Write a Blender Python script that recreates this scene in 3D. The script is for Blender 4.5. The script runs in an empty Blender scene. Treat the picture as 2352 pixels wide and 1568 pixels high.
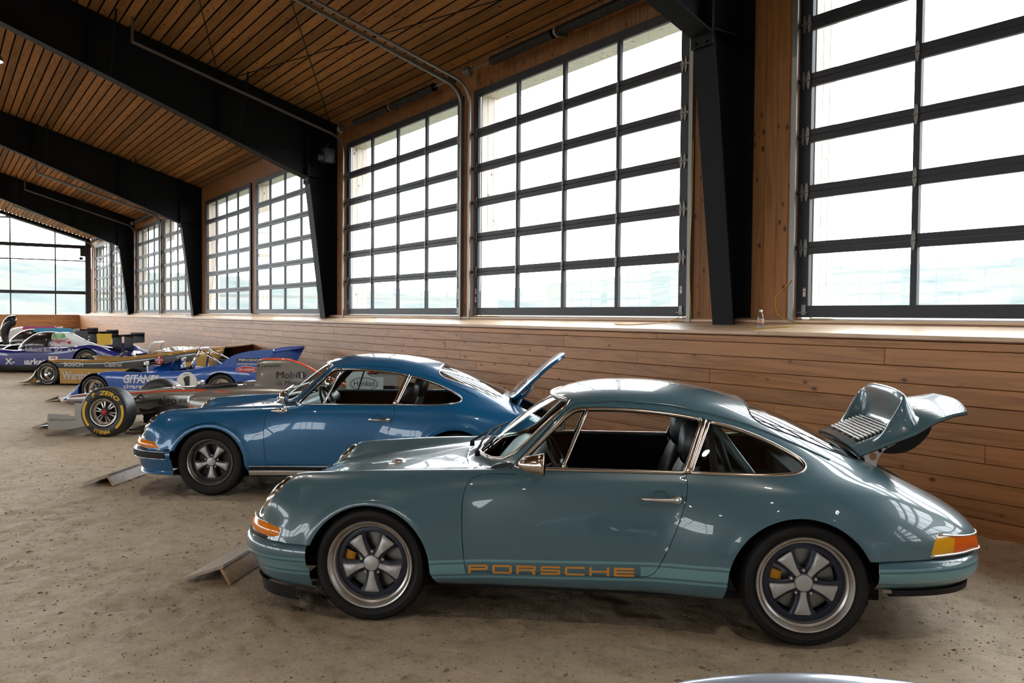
import bpy, bmesh, math, random
from mathutils import Vector, Matrix
from mathutils.bvhtree import BVHTree
random.seed(7)
R = math.radians
scene = bpy.context.scene
COL = scene.collection

# ------------------------------------------------------------------ camera
CAM_H = 1.652
cam_d = bpy.data.cameras.new('camera')
cam = bpy.data.objects.new('camera', cam_d)
COL.objects.link(cam)
cam_d.sensor_width = 36.0
cam_d.lens = 1936.86 / 2352 * 36.0
cam_d.clip_start = 0.05
cam_d.clip_end = 3000
_p, _r, _y = R(1.741), R(0.446), R(34.31)
_f = Vector((-math.cos(_y), math.sin(_y), 0)); _s = Vector((math.sin(_y), math.cos(_y), 0)); _u = Vector((0, 0, 1))
_f2 = _f * math.cos(_p) - _u * math.sin(_p); _u2 = _u * math.cos(_p) + _f * math.sin(_p)
_s3 = _s * math.cos(_r) + _u2 * math.sin(_r); _u3 = _u2 * math.cos(_r) - _s * math.sin(_r)
cam.matrix_world = Matrix(((_s3.x, _u3.x, -_f2.x, 0), (_s3.y, _u3.y, -_f2.y, 0), (_s3.z, _u3.z, -_f2.z, CAM_H), (0, 0, 0, 1)))
scene.camera = cam

# ------------------------------------------------------------------ world: bright overcast sky
world = bpy.data.worlds.new('overcast_sky')
scene.world = world
world.use_nodes = True
_bg = world.node_tree.nodes['Background']
_bg.inputs[0].default_value = (0.93, 0.97, 1.0, 1)
_bg.inputs[1].default_value = 8.5
LAMP_EMISSION = 260.0

scene.view_settings.view_transform = 'Standard'
scene.view_settings.look = 'None'
scene.view_settings.gamma = 1.0
scene.view_settings.use_curve_mapping = False
scene.view_settings.exposure = 0.35
scene.cycles.max_bounces = 8
scene.cycles.diffuse_bounces = 4
scene.cycles.glossy_bounces = 4
scene.cycles.transparent_max_bounces = 16
scene.cycles.sample_clamp_indirect = 6.0
scene.cycles.caustics_reflective = False
scene.cycles.caustics_refractive = False

# ------------------------------------------------------------------ helpers
class MB:
    """collects polygons; build() links them as one mesh object"""
    def __init__(self): self.v = []; self.f = []; self.m = []
    def add(self, verts, faces, mi=0):
        b = len(self.v)
        self.v += [tuple(p) for p in verts]
        self.f += [tuple(i + b for i in f) for f in faces]
        self.m += [mi] * len(faces)
        return self
    def box(self, x0, x1, y0, y1, z0, z1, mi=0):
        return self.add([(x0,y0,z0),(x1,y0,z0),(x1,y1,z0),(x0,y1,z0),(x0,y0,z1),(x1,y0,z1),(x1,y1,z1),(x0,y1,z1)],
                        [(0,3,2,1),(4,5,6,7),(0,1,5,4),(1,2,6,5),(2,3,7,6),(3,0,4,7)], mi)
    def bbox(self, x0, x1, y0, y1, z0, z1, b=0.004, mi=0):
        """box with chamfered edges"""
        bm = bmesh.new()
        bmesh.ops.create_cube(bm, size=1.0)
        for v in bm.verts:
            v.co = ((x0+x1)/2 + v.co.x*(x1-x0), (y0+y1)/2 + v.co.y*(y1-y0), (z0+z1)/2 + v.co.z*(z1-z0))
        bmesh.ops.bevel(bm, geom=bm.edges[:], offset=b, segments=2, affect='EDGES', profile=0.5)
        return self.bm(bm, mi)
    def bm(self, bm, mi=0):
        bm.verts.index_update()
        self.add([v.co[:] for v in bm.verts], [tuple(v.index for v in f.verts) for f in bm.faces], mi)
        bm.free(); return self
    def prism(self, poly, axis, a, b, mi=0, cap=True):
        """extrude a 2D polygon along axis ('x','y','z') from a to b; poly gives the other two axes in order"""
        n = len(poly)
        def P(q, t):
            if axis == 'y': return (q[0], t, q[1])
            if axis == 'x': return (t, q[0], q[1])
            return (q[0], q[1], t)
        v = [P(q, a) for q in poly] + [P(q, b) for q in poly]
        f = [(i, (i+1) % n, n + (i+1) % n, n + i) for i in range(n)]
        if cap: f += [tuple(range(n))[::-1], tuple(range(n, 2*n))]
        return self.add(v, f, mi)
    def tube(self, pts, r, n=8, closed=False, mi=0, cap=True):
        pts = [Vector(p) for p in pts]
        m = len(pts)
        rad = r if isinstance(r, (list, tuple)) else [r]*m
        tang = []
        for i in range(m):
            if closed: t = pts[(i+1) % m] - pts[i-1]
            else: t = pts[min(i+1, m-1)] - pts[max(i-1, 0)]
            tang.append(t.normalized() if t.length > 1e-9 else Vector((0,0,1)))
        t0 = tang[0]
        a = Vector((0,0,1)) if abs(t0.z) < 0.9 else Vector((1,0,0))
        nrm = (a - t0 * a.dot(t0)).normalized()
        V = []
        for i in range(m):
            t = tang[i]
            nrm = (nrm - t * nrm.dot(t)).normalized()
            bn = t.cross(nrm)
            for k in range(n):
                an = 2*math.pi*k/n
                V.append(pts[i] + (nrm*math.cos(an) + bn*math.sin(an)) * rad[i])
        F = []
        for i in range(m if closed else m-1):
            j = (i+1) % m
            for k in range(n):
                F.append((i*n+k, i*n+(k+1) % n, j*n+(k+1) % n, j*n+k))
        if cap and not closed:
            F += [tuple(range(n))[::-1], tuple(range((m-1)*n, m*n))]
        return self.add(V, F, mi)
    def lathe(self, prof, n=48, axis='y', c=(0,0,0), mi=0, a0=0, a1=2*math.pi):
        """prof: (radius, t) pairs, revolved about an axis through c"""
        m = len(prof); full = abs(a1-a0-2*math.pi) < 1e-6
        cols = n if full else n+1
        V = []
        for k in range(cols):
            an = a0 + (a1-a0)*k/n
            ca, sa = math.cos(an), math.sin(an)
            for (r, t) in prof:
                if axis == 'y': V.append((c[0]+r*ca, c[1]+t, c[2]+r*sa))
                elif axis == 'x': V.append((c[0]+t, c[1]+r*ca, c[2]+r*sa))
                else: V.append((c[0]+r*ca, c[1]+r*sa, c[2]+t))
        F = []
        for k in range(n):
            k2 = (k+1) % cols
            for i in range(m-1):
                F.append((k*m+i, k*m+i+1, k2*m+i+1, k2*m+i))
        return self.add(V, F, mi)
    def grid(self, rows, mi=0, closed=False, flip=False):
        """rows: list of equally long point lists"""
        n = len(rows[0]); V = [p for r in rows for p in r]; F = []
        for i in range(len(rows)-1):
            for k in range(n if closed else n-1):
                k2 = (k+1) % n
                q = (i*n+k, i*n+k2, (i+1)*n+k2, (i+1)*n+k)
                F.append(q[::-1] if flip else q)
        return self.add(V, F, mi)
    def mesh(self, name, mats, smooth=False, angle=None):
        me = bpy.data.meshes.new(name)
        me.from_pydata(self.v, [], self.f)
        for m in (mats if isinstance(mats, (list, tuple)) else [mats]): me.materials.append(m)
        if any(self.m): me.polygons.foreach_set('material_index', self.m)
        if smooth or angle: me.polygons.foreach_set('use_smooth', [True]*len(me.polygons))
        if angle:
            bm = bmesh.new(); bm.from_mesh(me)
            bmesh.ops.recalc_face_normals(bm, faces=bm.faces[:])
            for e in bm.edges:
                if len(e.link_faces) == 2 and e.calc_face_angle(0) > R(angle): e.smooth = False
            bm.to_mesh(me); bm.free()
        me.update()
        return me
    def build(self, name, mats, parent=None, smooth=False, angle=None, **kw):
        return link(name, self.mesh(name, mats, smooth, angle), parent, **kw)

def link(name, data, parent=None, loc=None, rot=None, label=None, cat=None, group=None, kind=None):
    o = bpy.data.objects.new(name, data)
    COL.objects.link(o)
    if parent is not None: o.parent = parent
    if loc is not None: o.location = loc
    if rot is not None: o.rotation_euler = rot
    tag(o, label, cat, group, kind)
    return o
def tag(o, label=None, cat=None, group=None, kind=None):
    if label: o['label'] = label
    if cat: o['category'] = cat
    if group: o['group'] = group
    if kind: o['kind'] = kind
    return o
def empty(name, loc=(0,0,0), rz=0.0, **kw):
    return link(name, None, None, loc, (0,0,rz), **kw)
def bevel_mod(o, w=0.004, seg=2, angle=40):
    m = o.modifiers.new('bevel', 'BEVEL'); m.width = w; m.segments = seg; m.limit_method = 'ANGLE'; m.angle_limit = R(angle)
    return o

def lerp(a, b, t): return a + (b-a)*t
def interp(x, pts):
    """piecewise linear"""
    if x <= pts[0][0]: return pts[0][1]
    for (x0, y0), (x1, y1) in zip(pts, pts[1:]):
        if x <= x1: return y0 + (y1-y0)*(x-x0)/(x1-x0)
    return pts[-1][1]
def catmull(P, n, closed=False):
    """centripetal-like Catmull-Rom through points P, n pieces for each span"""
    P = [Vector(p) for p in P]; m = len(P); out = []
    spans = m if closed else m-1
    for i in range(spans):
        p1, p2 = P[i], P[(i+1) % m]
        p0 = P[i-1] if (closed or i > 0) else p1*2 - p2
        p3 = P[(i+2) % m] if (closed or i+2 < m) else p2*2 - p1
        d0 = max((p1-p0).length, 1e-6)**0.5; d1 = max((p2-p1).length, 1e-6)**0.5; d2 = max((p3-p2).length, 1e-6)**0.5
        m1 = ((p1-p0)/d0 - (p2-p0)/(d0+d1) + (p2-p1)/d1) * d1
        m2 = ((p2-p1)/d1 - (p3-p1)/(d1+d2) + (p3-p2)/d2) * d1
        for k in range(n):
            t = k/n; t2 = t*t; t3 = t2*t
            out.append(p1*(2*t3-3*t2+1) + m1*(t3-2*t2+t) + p2*(-2*t3+3*t2) + m2*(t3-t2))
    if not closed: out.append(P[-1].copy())
    return out
def cat2(P, n, closed=False):
    return [(p.x, p.y) for p in catmull([(a, b, 0) for a, b in P], n, closed)]

def text_geo(s, size=1.0, bold=0.0, xs=1.0, shear=0.0, align='LEFT'):
    """flat lettering: (verts 2D, faces)"""
    cu = bpy.data.curves.new('lettering', 'FONT')
    cu.body = s; cu.size = size; cu.offset = bold; cu.shear = shear; cu.align_x = align; cu.resolution_u = 3
    o = bpy.data.objects.new('lettering', cu); COL.objects.link(o)
    me = o.to_mesh()
    v = [(p.co.x*xs, p.co.y) for p in me.vertices]
    f = [tuple(p.vertices) for p in me.polygons]
    o.to_mesh_clear(); bpy.data.objects.remove(o); bpy.data.curves.remove(cu)
    return v, f
def text_fit(s, w, h, bold=0.0, shear=0.0):
    """lettering scaled into a box w x h with its lower left corner at 0,0"""
    v, f = text_geo(s, 1.0, bold, 1.0, shear)
    if not v: return v, f
    x0 = min(p[0] for p in v); x1 = max(p[0] for p in v); y0 = min(p[1] for p in v); y1 = max(p[1] for p in v)
    return [((p[0]-x0)/(x1-x0)*w, (p[1]-y0)/(y1-y0)*h) for p in v], f

# ------------------------------------------------------------------ materials (all procedural)
def new_mat(name):
    m = bpy.data.materials.new(name); m.use_nodes = True
    nt = m.node_tree
    return m, nt, nt.nodes['Principled BSDF']
def N(nt, t, **kw):
    n = nt.nodes.new(t)
    for k, v in kw.items():
        if k.startswith('i_'):
            key = k[2:]
            n.inputs[int(key) if key.isdigit() else key].default_value = v
        else: setattr(n, k, v)
    return n
def pmat(name, col, rough=0.5, metal=0.0, coat=0.0, spec=0.5, emis=None, es=0.0, trans=0.0, bump=None):
    m, nt, b = new_mat(name)
    b.inputs['Base Color'].default_value = (*col, 1)
    b.inputs['Roughness'].default_value = rough
    b.inputs['Metallic'].default_value = metal
    b.inputs['Specular IOR Level'].default_value = spec
    b.inputs['Coat Weight'].default_value = coat
    b.inputs['Coat Roughness'].default_value = 0.02
    if trans: b.inputs['Transmission Weight'].default_value = trans
    if emis:
        b.inputs['Emission Color'].default_value = (*emis, 1); b.inputs['Emission Strength'].default_value = es
    if bump:
        sc, st = bump
        tc = N(nt, 'ShaderNodeTexCoord'); no = N(nt, 'ShaderNodeTexNoise', i_Scale=sc, i_Detail=4.0)
        bp = N(nt, 'ShaderNodeBump', i_Strength=st, i_Distance=0.01)
        nt.links.new(tc.outputs['Object'], no.inputs['Vector']); nt.links.new(no.outputs['Fac'], bp.inputs['Height'])
        nt.links.new(bp.outputs['Normal'], b.inputs['Normal'])
    return m
def ramp(nt, stops):
    r = N(nt, 'ShaderNodeValToRGB'); cr = r.color_ramp
    while len(cr.elements) < len(stops): cr.elements.new(0.5)
    for e, (p, c) in zip(cr.elements, stops):
        e.position = p; e.color = (*c, 1)
    return r
def glass_mat(name, tint=(1,1,1), rough=0.0, ior=1.45, boost=1.0):
    """thin sheet glass: clear with a fresnel reflection"""
    m = bpy.data.materials.new(name); m.use_nodes = True; nt = m.node_tree
    nt.nodes.clear()
    out = N(nt, 'ShaderNodeOutputMaterial'); mix = N(nt, 'ShaderNodeMixShader')
    tr = N(nt, 'ShaderNodeBsdfTransparent'); tr.inputs[0].default_value = (*tint, 1)
    gl = N(nt, 'ShaderNodeBsdfGlossy'); gl.inputs['Roughness'].default_value = rough
    lw = N(nt, 'ShaderNodeLayerWeight', i_Blend=0.5)
    pw = N(nt, 'ShaderNodeMath', operation='POWER', i_1=5.0)
    f0 = ((ior-1)/(ior+1))**2*boost
    mu = N(nt, 'ShaderNodeMath', operation='MULTIPLY_ADD', i_1=1.0-f0, i_2=f0, use_clamp=True)
    L = nt.links.new
    L(lw.outputs['Facing'], pw.inputs[0]); L(pw.outputs[0], mu.inputs[0]); L(mu.outputs[0], mix.inputs[0]); L(tr.outputs[0], mix.inputs[1]); L(gl.outputs[0], mix.inputs[2]); L(mix.outputs[0], out.inputs[0])
    return m
def wood_mat(name, base, dark, axis='X', rough=0.42, knots=True, plank=None, vari=0.35, spec=0.5, gscale=1.0):
    """pine: long grain along an axis, knots, a tone of its own for each board object"""
    m, nt, b = new_mat(name); L = nt.links.new
    tc = N(nt, 'ShaderNodeTexCoord'); oi = N(nt, 'ShaderNodeObjectInfo')
    geo = N(nt, 'ShaderNodeNewGeometry')
    off = N(nt, 'ShaderNodeVectorMath', operation='SCALE'); off.inputs['Scale'].default_value = 37.0
    cmb = N(nt, 'ShaderNodeCombineXYZ'); L(oi.outputs['Random'], cmb.inputs[0]); L(oi.outputs['Random'], cmb.inputs[1]); L(oi.outputs['Random'], cmb.inputs[2])
    L(cmb.outputs[0], off.inputs[0])
    add = N(nt, 'ShaderNodeVectorMath', operation='ADD'); L(geo.outputs['Position'], add.inputs[0]); L(off.outputs[0], add.inputs[1])
    mp = N(nt, 'ShaderNodeMapping')
    g = gscale
    mp.inputs['Scale'].default_value = {'X': (0.9*g, 14*g, 14*g), 'Y': (14*g, 0.9*g, 14*g), 'Z': (14*g, 14*g, 0.9*g)}[axis]
    L(add.outputs[0], mp.inputs['Vector'])
    n1 = N(nt, 'ShaderNodeTexNoise', i_Scale=1.0, i_Detail=5.0, i_Roughness=0.62, i_Distortion=0.8)
    L(mp.outputs[0], n1.inputs['Vector'])
    mp2 = N(nt, 'ShaderNodeMapping')
    mp2.inputs['Scale'].default_value = {'X': (0.35, 5, 5), 'Y': (5, 0.35, 5), 'Z': (5, 5, 0.35)}[axis]
    L(add.outputs[0], mp2.inputs['Vector'])
    wv = N(nt, 'ShaderNodeTexNoise', i_Scale=1.3, i_Detail=2.0, i_Distortion=1.5); L(mp2.outputs[0], wv.inputs['Vector'])
    mul = N(nt, 'ShaderNodeMath', operation='MULTIPLY', i_1=9.0); L(wv.outputs['Fac'], mul.inputs[0])
    fr = N(nt, 'ShaderNodeMath', operation='PINGPONG', i_1=1.0); L(mul.outputs[0], fr.inputs[0])
    mixf = N(nt, 'ShaderNodeMix', i_0=0.3); L(n1.outputs['Fac'], mixf.inputs[2]); L(fr.outputs[0], mixf.inputs[3])
    mid = tuple(lerp(a, c, 0.35) for a, c in zip(base, dark))
    rp = ramp(nt, [(0.15, dark), (0.4, mid), (0.55, base), (0.85, tuple(min(1, c*1.08) for c in base))])
    L(mixf.outputs[0], rp.inputs[0])
    col = rp.outputs[0]
    if knots:
        mp3 = N(nt, 'ShaderNodeMapping')
        mp3.inputs['Scale'].default_value = {'X': (4.0, 6.6, 6.6), 'Y': (6.6, 4.0, 6.6), 'Z': (6.6, 6.6, 4.0)}[axis]
        L(add.outputs[0], mp3.inputs['Vector'])
        vo = N(nt, 'ShaderNodeTexVoronoi', i_Scale=1.0); L(mp3.outputs[0], vo.inputs['Vector'])
        kr = ramp(nt, [(0.0, (1,1,1)), (0.085, (0.95,0.95,0.95)), (0.12, (0.25,0.25,0.25)), (0.20, (0,0,0))]); L(vo.outputs['Distance'], kr.inputs[0])
        mk = N(nt, 'ShaderNodeMix', data_type='RGBA'); mk.inputs[7].default_value = (dark[0]*0.35, dark[1]*0.3, dark[2]*0.3, 1)
        L(kr.outputs[0], mk.inputs[0]); L(col, mk.inputs[6]); col = mk.outputs[2]
    hsv = N(nt, 'ShaderNodeHueSaturation'); mr = N(nt, 'ShaderNodeMapRange', i_3=1.0-vari, i_4=1.0+vari*0.6)
    L(oi.outputs['Random'], mr.inputs[0]); L(mr.outputs[0], hsv.inputs['Value']); L(col, hsv.inputs['Color'])
    L(hsv.outputs[0], b.inputs['Base Color'])
    b.inputs['Roughness'].default_value = rough; b.inputs['Specular IOR Level'].default_value = spec
    bp = N(nt, 'ShaderNodeBump', i_Strength=0.15, i_Distance=0.004); L(n1.outputs['Fac'], bp.inputs['Height']); L(bp.outputs[0], b.inputs['Normal'])
    return m
M = {}
M['kick'] = wood_mat('pine_kickboard', (0.40, 0.175, 0.055), (0.20, 0.072, 0.020), 'X', vari=0.16, rough=0.45, spec=0.5)
M['ledge'] = wood_mat('pine_ledge', (0.62, 0.45, 0.30), (0.42, 0.27, 0.15), 'X', knots=False, vari=0.1)
M['ledge_y'] = wood_mat('pine_ledge_end', (0.62, 0.45, 0.30), (0.42, 0.27, 0.15), 'Y', knots=False, vari=0.1)
M['kick_y'] = wood_mat('pine_kickboard_end', (0.40, 0.17, 0.06), (0.22, 0.08, 0.025), 'Y', vari=0.2)
M['trimwood'] = wood_mat('pine_trim', (0.25, 0.10, 0.045), (0.14, 0.05, 0.02), 'X', knots=False, vari=0.15)
M['upper'] = wood_mat('pine_wall_boards', (0.34, 0.15, 0.052), (0.19, 0.075, 0.024), 'Z', vari=0.2, rough=0.6, spec=0.35)
M['ceil'] = wood_mat('pine_ceiling_boards', (0.33, 0.15, 0.048), (0.19, 0.078, 0.024), 'X', vari=0.4, rough=0.8, spec=0.2)
M['jamb'] = wood_mat('weathered_jamb', (0.66, 0.56, 0.47), (0.45, 0.36, 0.28), 'Z', vari=0.12)
M['ply'] = wood_mat('weathered_plywood', (0.42, 0.36, 0.30), (0.27, 0.225, 0.18), 'Y', knots=False, vari=0.1)
M['plyedge'] = wood_mat('plywood_edge', (0.44, 0.27, 0.14), (0.28, 0.15, 0.07), 'Y', knots=False, vari=0.1)
M['steel'] = pmat('black_steel_paint', (0.006, 0.007, 0.009), 0.6, spec=0.16, bump=(60, 0.08))
M['frame'] = pmat('dark_bronze_door_frame', (0.032, 0.034, 0.041), 0.5, spec=0.3)
M['galv'] = pmat('galvanised_steel', (0.24, 0.235, 0.225), 0.48, metal=0.9, bump=(40, 0.15))
M['galv_dull'] = pmat('dull_galvanised_steel', (0.22, 0.21, 0.195), 0.5, metal=0.8)
M['spring'] = pmat('oiled_spring_steel', (0.018, 0.016, 0.016), 0.5, metal=0.5)
M['black'] = pmat('black_void', (0.006, 0.006, 0.006), 0.9, spec=0.1)
M['pane'] = glass_mat('window_pane', (0.97, 0.98, 0.98), ior=1.35, boost=0.4)
M['gapblack'] = pmat('ceiling_gap_backing', (0.012, 0.010, 0.009), 0.9, spec=0.1)
M['lamp'] = pmat('lamp_diffuser', (1, 1, 1), 0.5, emis=(1.0, 0.9, 0.76), es=LAMP_EMISSION)
M['sticker'] = pmat('white_sticker', (0.62, 0.6, 0.57), 0.6)
M['stickred'] = pmat('red_sticker_print', (0.55, 0.10, 0.05), 0.6)
M['cord'] = pmat('yellow_cord', (0.55, 0.32, 0.03), 0.6)

def sand_mat():
    m, nt, b = new_mat('arena_sand'); L = nt.links.new
    geo = N(nt, 'ShaderNodeNewGeometry')
    big = N(nt, 'ShaderNodeTexNoise', i_Scale=0.55, i_Detail=3.0); L(geo.outputs['Position'], big.inputs['Vector'])
    med = N(nt, 'ShaderNodeTexNoise', i_Scale=7.0, i_Detail=7.0, i_Roughness=0.7); L(geo.outputs['Position'], med.inputs['Vector'])
    fine = N(nt, 'ShaderNodeTexNoise', i_Scale=55.0, i_Detail=5.0, i_Roughness=0.7); L(geo.outputs['Position'], fine.inputs['Vector'])
    c1 = ramp(nt, [(0.28, (0.27, 0.212, 0.14)), (0.46, (0.455, 0.368, 0.26)), (0.72, (0.56, 0.46, 0.34))]); L(med.outputs['Fac'], c1.inputs[0])
    c2 = ramp(nt, [(0.3, (0.86, 0.84, 0.82)), (0.7, (1.08, 1.08, 1.08))]); L(big.outputs['Fac'], c2.inputs[0])
    mx = N(nt, 'ShaderNodeMix', data_type='RGBA', blend_type='MULTIPLY'); mx.inputs[0].default_value = 1.0
    L(c1.outputs[0], mx.inputs[6]); L(c2.outputs[0], mx.inputs[7])
    c3 = ramp(nt, [(0.30, (0.45, 0.43, 0.40)), (0.42, (0.95, 0.95, 0.95)), (0.7, (1.1, 1.1, 1.1))]); L(fine.outputs['Fac'], c3.inputs[0])
    mx2 = N(nt, 'ShaderNodeMix', data_type='RGBA', blend_type='MULTIPLY'); mx2.inputs[0].default_value = 1.0
    L(mx.outputs[2], mx2.inputs[6]); L(c3.outputs[0], mx2.inputs[7])
    L(mx2.outputs[2], b.inputs['Base Color'])
    b.inputs['Roughness'].default_value = 0.62; b.inputs['Specular IOR Level'].default_value = 0.45
    b1 = N(nt, 'ShaderNodeBump', i_Strength=0.55, i_Distance=0.03); L(med.outputs['Fac'], b1.inputs['Height'])
    b2 = N(nt, 'ShaderNodeBump', i_Strength=0.6, i_Distance=0.008); L(fine.outputs['Fac'], b2.inputs['Height']); L(b1.outputs[0], b2.inputs['Normal'])
    L(b2.outputs[0], b.inputs['Normal'])
    return m
M['sand'] = sand_mat()
M['clod'] = pmat('dark_sand_clod', (0.20, 0.15, 0.095), 0.95, spec=0.1)
def hill_mat():
    m, nt, b = new_mat('autumn_forest_haze_tint'); L = nt.links.new
    geo = N(nt, 'ShaderNodeNewGeometry')
    a = N(nt, 'ShaderNodeTexNoise', i_Scale=0.05, i_Detail=8.0, i_Roughness=0.7); L(geo.outputs['Position'], a.inputs['Vector'])
    r = ramp(nt, [(0.3, (0.066, 0.080, 0.084)), (0.45, (0.086, 0.099, 0.096)), (0.56, (0.108, 0.107, 0.096)), (0.7, (0.092, 0.106, 0.104))]); L(a.outputs['Fac'], r.inputs[0])  # forest tones with distance haze painted in as a pale blue-grey tint
    L(r.outputs[0], b.inputs['Base Color']); b.inputs['Roughness'].default_value = 1.0; b.inputs['Specular IOR Level'].default_value = 0.0
    return m
M['hill'] = hill_mat()
M['meadow'] = pmat('meadow', (0.13, 0.14, 0.11), 1.0, spec=0.0)

# ------------------------------------------------------------------ the hall
from mathutils import noise as mnoise
DY = 6.96            # inner face of the overhead doors
KW = 6.40            # face of the kick wall
LEDGE_Z = 1.524
BP = 10.980          # bay
DX0 = -16.113        # left glass edge of the left door in bay 0
DG = 4.943; DW = 4.308
XEND = -51.3; XBACK = 16.4; YOPP = -23.96; YRIDGE = -8.5
def ceil_z(y): return 5.652 + 0.305*(6.96-y) if y >= YRIDGE else 5.652 + 0.305*(6.96-2*YRIDGE+y)
COLX = [-5.997 + k*BP for k in range(-3, 3)]
ROWZ = [1.773, 2.270, 2.3875, 2.803, 2.932, 3.343, 3.467, 3.876, 4.003, 4.415, 4.543, 5.033]

# sand floor: finer near the camera, a low bank of sand along the kick wall
def axis_pts(spans):
    out = []
    for a, b, st in spans:
        n = max(1, int(round((b-a)/st)))
        out += [a + (b-a)*i/n for i in range(n)]
    return out + [spans[-1][1]]
gx = axis_pts([(-51.0, -30, 0.6), (-30, -14, 0.25), (-14, -8.5, 0.06), (-8.5, 0.6, 0.032), (0.6, 1.2, 0.1), (1.2, 16.4, 0.8)])
gy = axis_pts([(-24.0, -2, 0.9), (-2, 0, 0.15), (0, 6.46, 0.032)])
def sand_z(x, y):
    z = 0.016*mnoise.noise((x*1.7, y*1.7, 0)) + 0.012*mnoise.noise((x*5, y*5, 3)) + 0.008*mnoise.noise((x*11, y*11, 7)) + 0.005*max(-0.3, mnoise.noise((x*21, y*26, 2)))
    bank = max(0.0, (y-5.75)/0.65)
    z += 0.05*bank*bank*(1+0.5*mnoise.noise((x*0.9, 5, 1)))
    return z - 0.006
rows = [[(x, y, sand_z(x, y)) for y in gy] for x in gx]
floor_obj = MB().grid(rows, flip=True).build('floor', M['sand'], smooth=True, kind='structure', label='trampled beige sand floor of the hall')
rnd = random.Random(3)
cl = MB()
for i in range(8000):
    u = rnd.random(); x = -11.5 + 12*u**0.8; y = rnd.uniform(-0.5, 6.3)
    r = rnd.uniform(0.003, 0.0075)*(2.0 if rnd.random() < 0.06 else 1); z = sand_z(x, y)
    a = rnd.random()*6.28; ca, sa = math.cos(a), math.sin(a); l = rnd.uniform(0.8, 2.2)
    cl.add([(x+r*l*ca, y+r*l*sa, z), (x-r*l*ca, y-r*l*sa, z), (x-r*sa, y+r*ca, z), (x+r*sa, y-r*ca, z), (x, y, z+r*0.8), (x, y, z-r*0.5)],
           [(0,2,4),(2,1,4),(1,3,4),(3,0,4),(2,0,5),(1,2,5),(3,1,5),(0,3,5)])
cl.build('sand_clods', M['clod'], floor_obj, kind='stuff')

# kick wall below the windows: horizontal pine boards, each its own piece
wall_r = MB().box(XEND, XBACK, KW+0.028, 6.90, 0, 1.50).build('wall_right', M['black'], kind='structure', label='sloped-ledge pine kick wall under the overhead doors')
def board_mesh(L, h, t, b=0.004):
    return MB().bbox(0, L, 0, t, 0, h, b).mesh('board', M['kick'])
zs = [1.48] + [1.415 - 0.1385*i for i in range(11)]
cache = {}
rnd = random.Random(11)
for i in range(len(zs)-1):
    z1, z0 = zs[i], max(zs[i+1], -0.04)
    if z1 < 0.02: break
    x = -51.0 - rnd.uniform(0, 3)
    while x < 7.0:
        L = rnd.choice((2.44, 3.05, 3.66, 4.27, 4.88))
        xa = max(x, -51.0); Lc = round(x+L-xa, 3)
        if Lc > 0.05:
            key = (Lc, round(z1-z0, 4))
            if key not in cache: cache[key] = board_mesh(Lc-0.003, z1-z0-0.004, 0.025)
            o = link('board', cache[key], wall_r, loc=(xa, KW + rnd.uniform(0, 0.003), z0))
        x += L
MB().bbox(-51.0, XBACK, KW-0.012, KW+0.02, 1.481, LEDGE_Z, 0.005).build('fascia_board', M['trimwood'], wall_r)
def sloped(y0, y1, x0, x1, t=0.03):
    def z(y): return LEDGE_Z + (1.600-LEDGE_Z)*(y-6.40)/0.5
    v = [(x0,y0,z(y0)),(x1,y0,z(y0)),(x1,y1,z(y1)),(x0,y1,z(y1)),(x0,y0,z(y0)-t),(x1,y0,z(y0)-t),(x1,y1,z(y1)-t),(x0,y1,z(y1)-t)]
    return MB().add(v, [(0,1,2,3),(7,6,5,4),(4,5,1,0),(5,6,2,1),(6,7,3,2),(7,4,0,3)])
rnd = random.Random(5)
for (ya, yb) in ((6.386, 6.555), (6.558, 6.727), (6.730, 6.905)):
    x = -51.0
    while x < XBACK:
        L = rnd.choice((3.66, 4.27, 4.88)); x2 = min(x+L, XBACK)
        bevel_mod(sloped(ya, yb, x, x2-0.003).build('ledge_board', M['ledge'], wall_r), 0.003)
        x = x2
MB().box(XEND, XBACK, 6.885, 6.95, 1.55, 1.628).build('sill_riser', M['trimwood'], wall_r)
sl = MB().add([(XEND,6.878,1.628),(XBACK,6.878,1.628),(XBACK,7.02,1.655),(XEND,7.02,1.655),(XEND,6.878,1.61),(XBACK,6.878,1.61),(XBACK,7.02,1.61),(XEND,7.02,1.61)],
         [(0,1,2,3),(7,6,5,4),(4,5,1,0),(5,6,2,1),(6,7,3,2),(7,4,0,3)]).build('sill', M['ledge'], wall_r)

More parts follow.
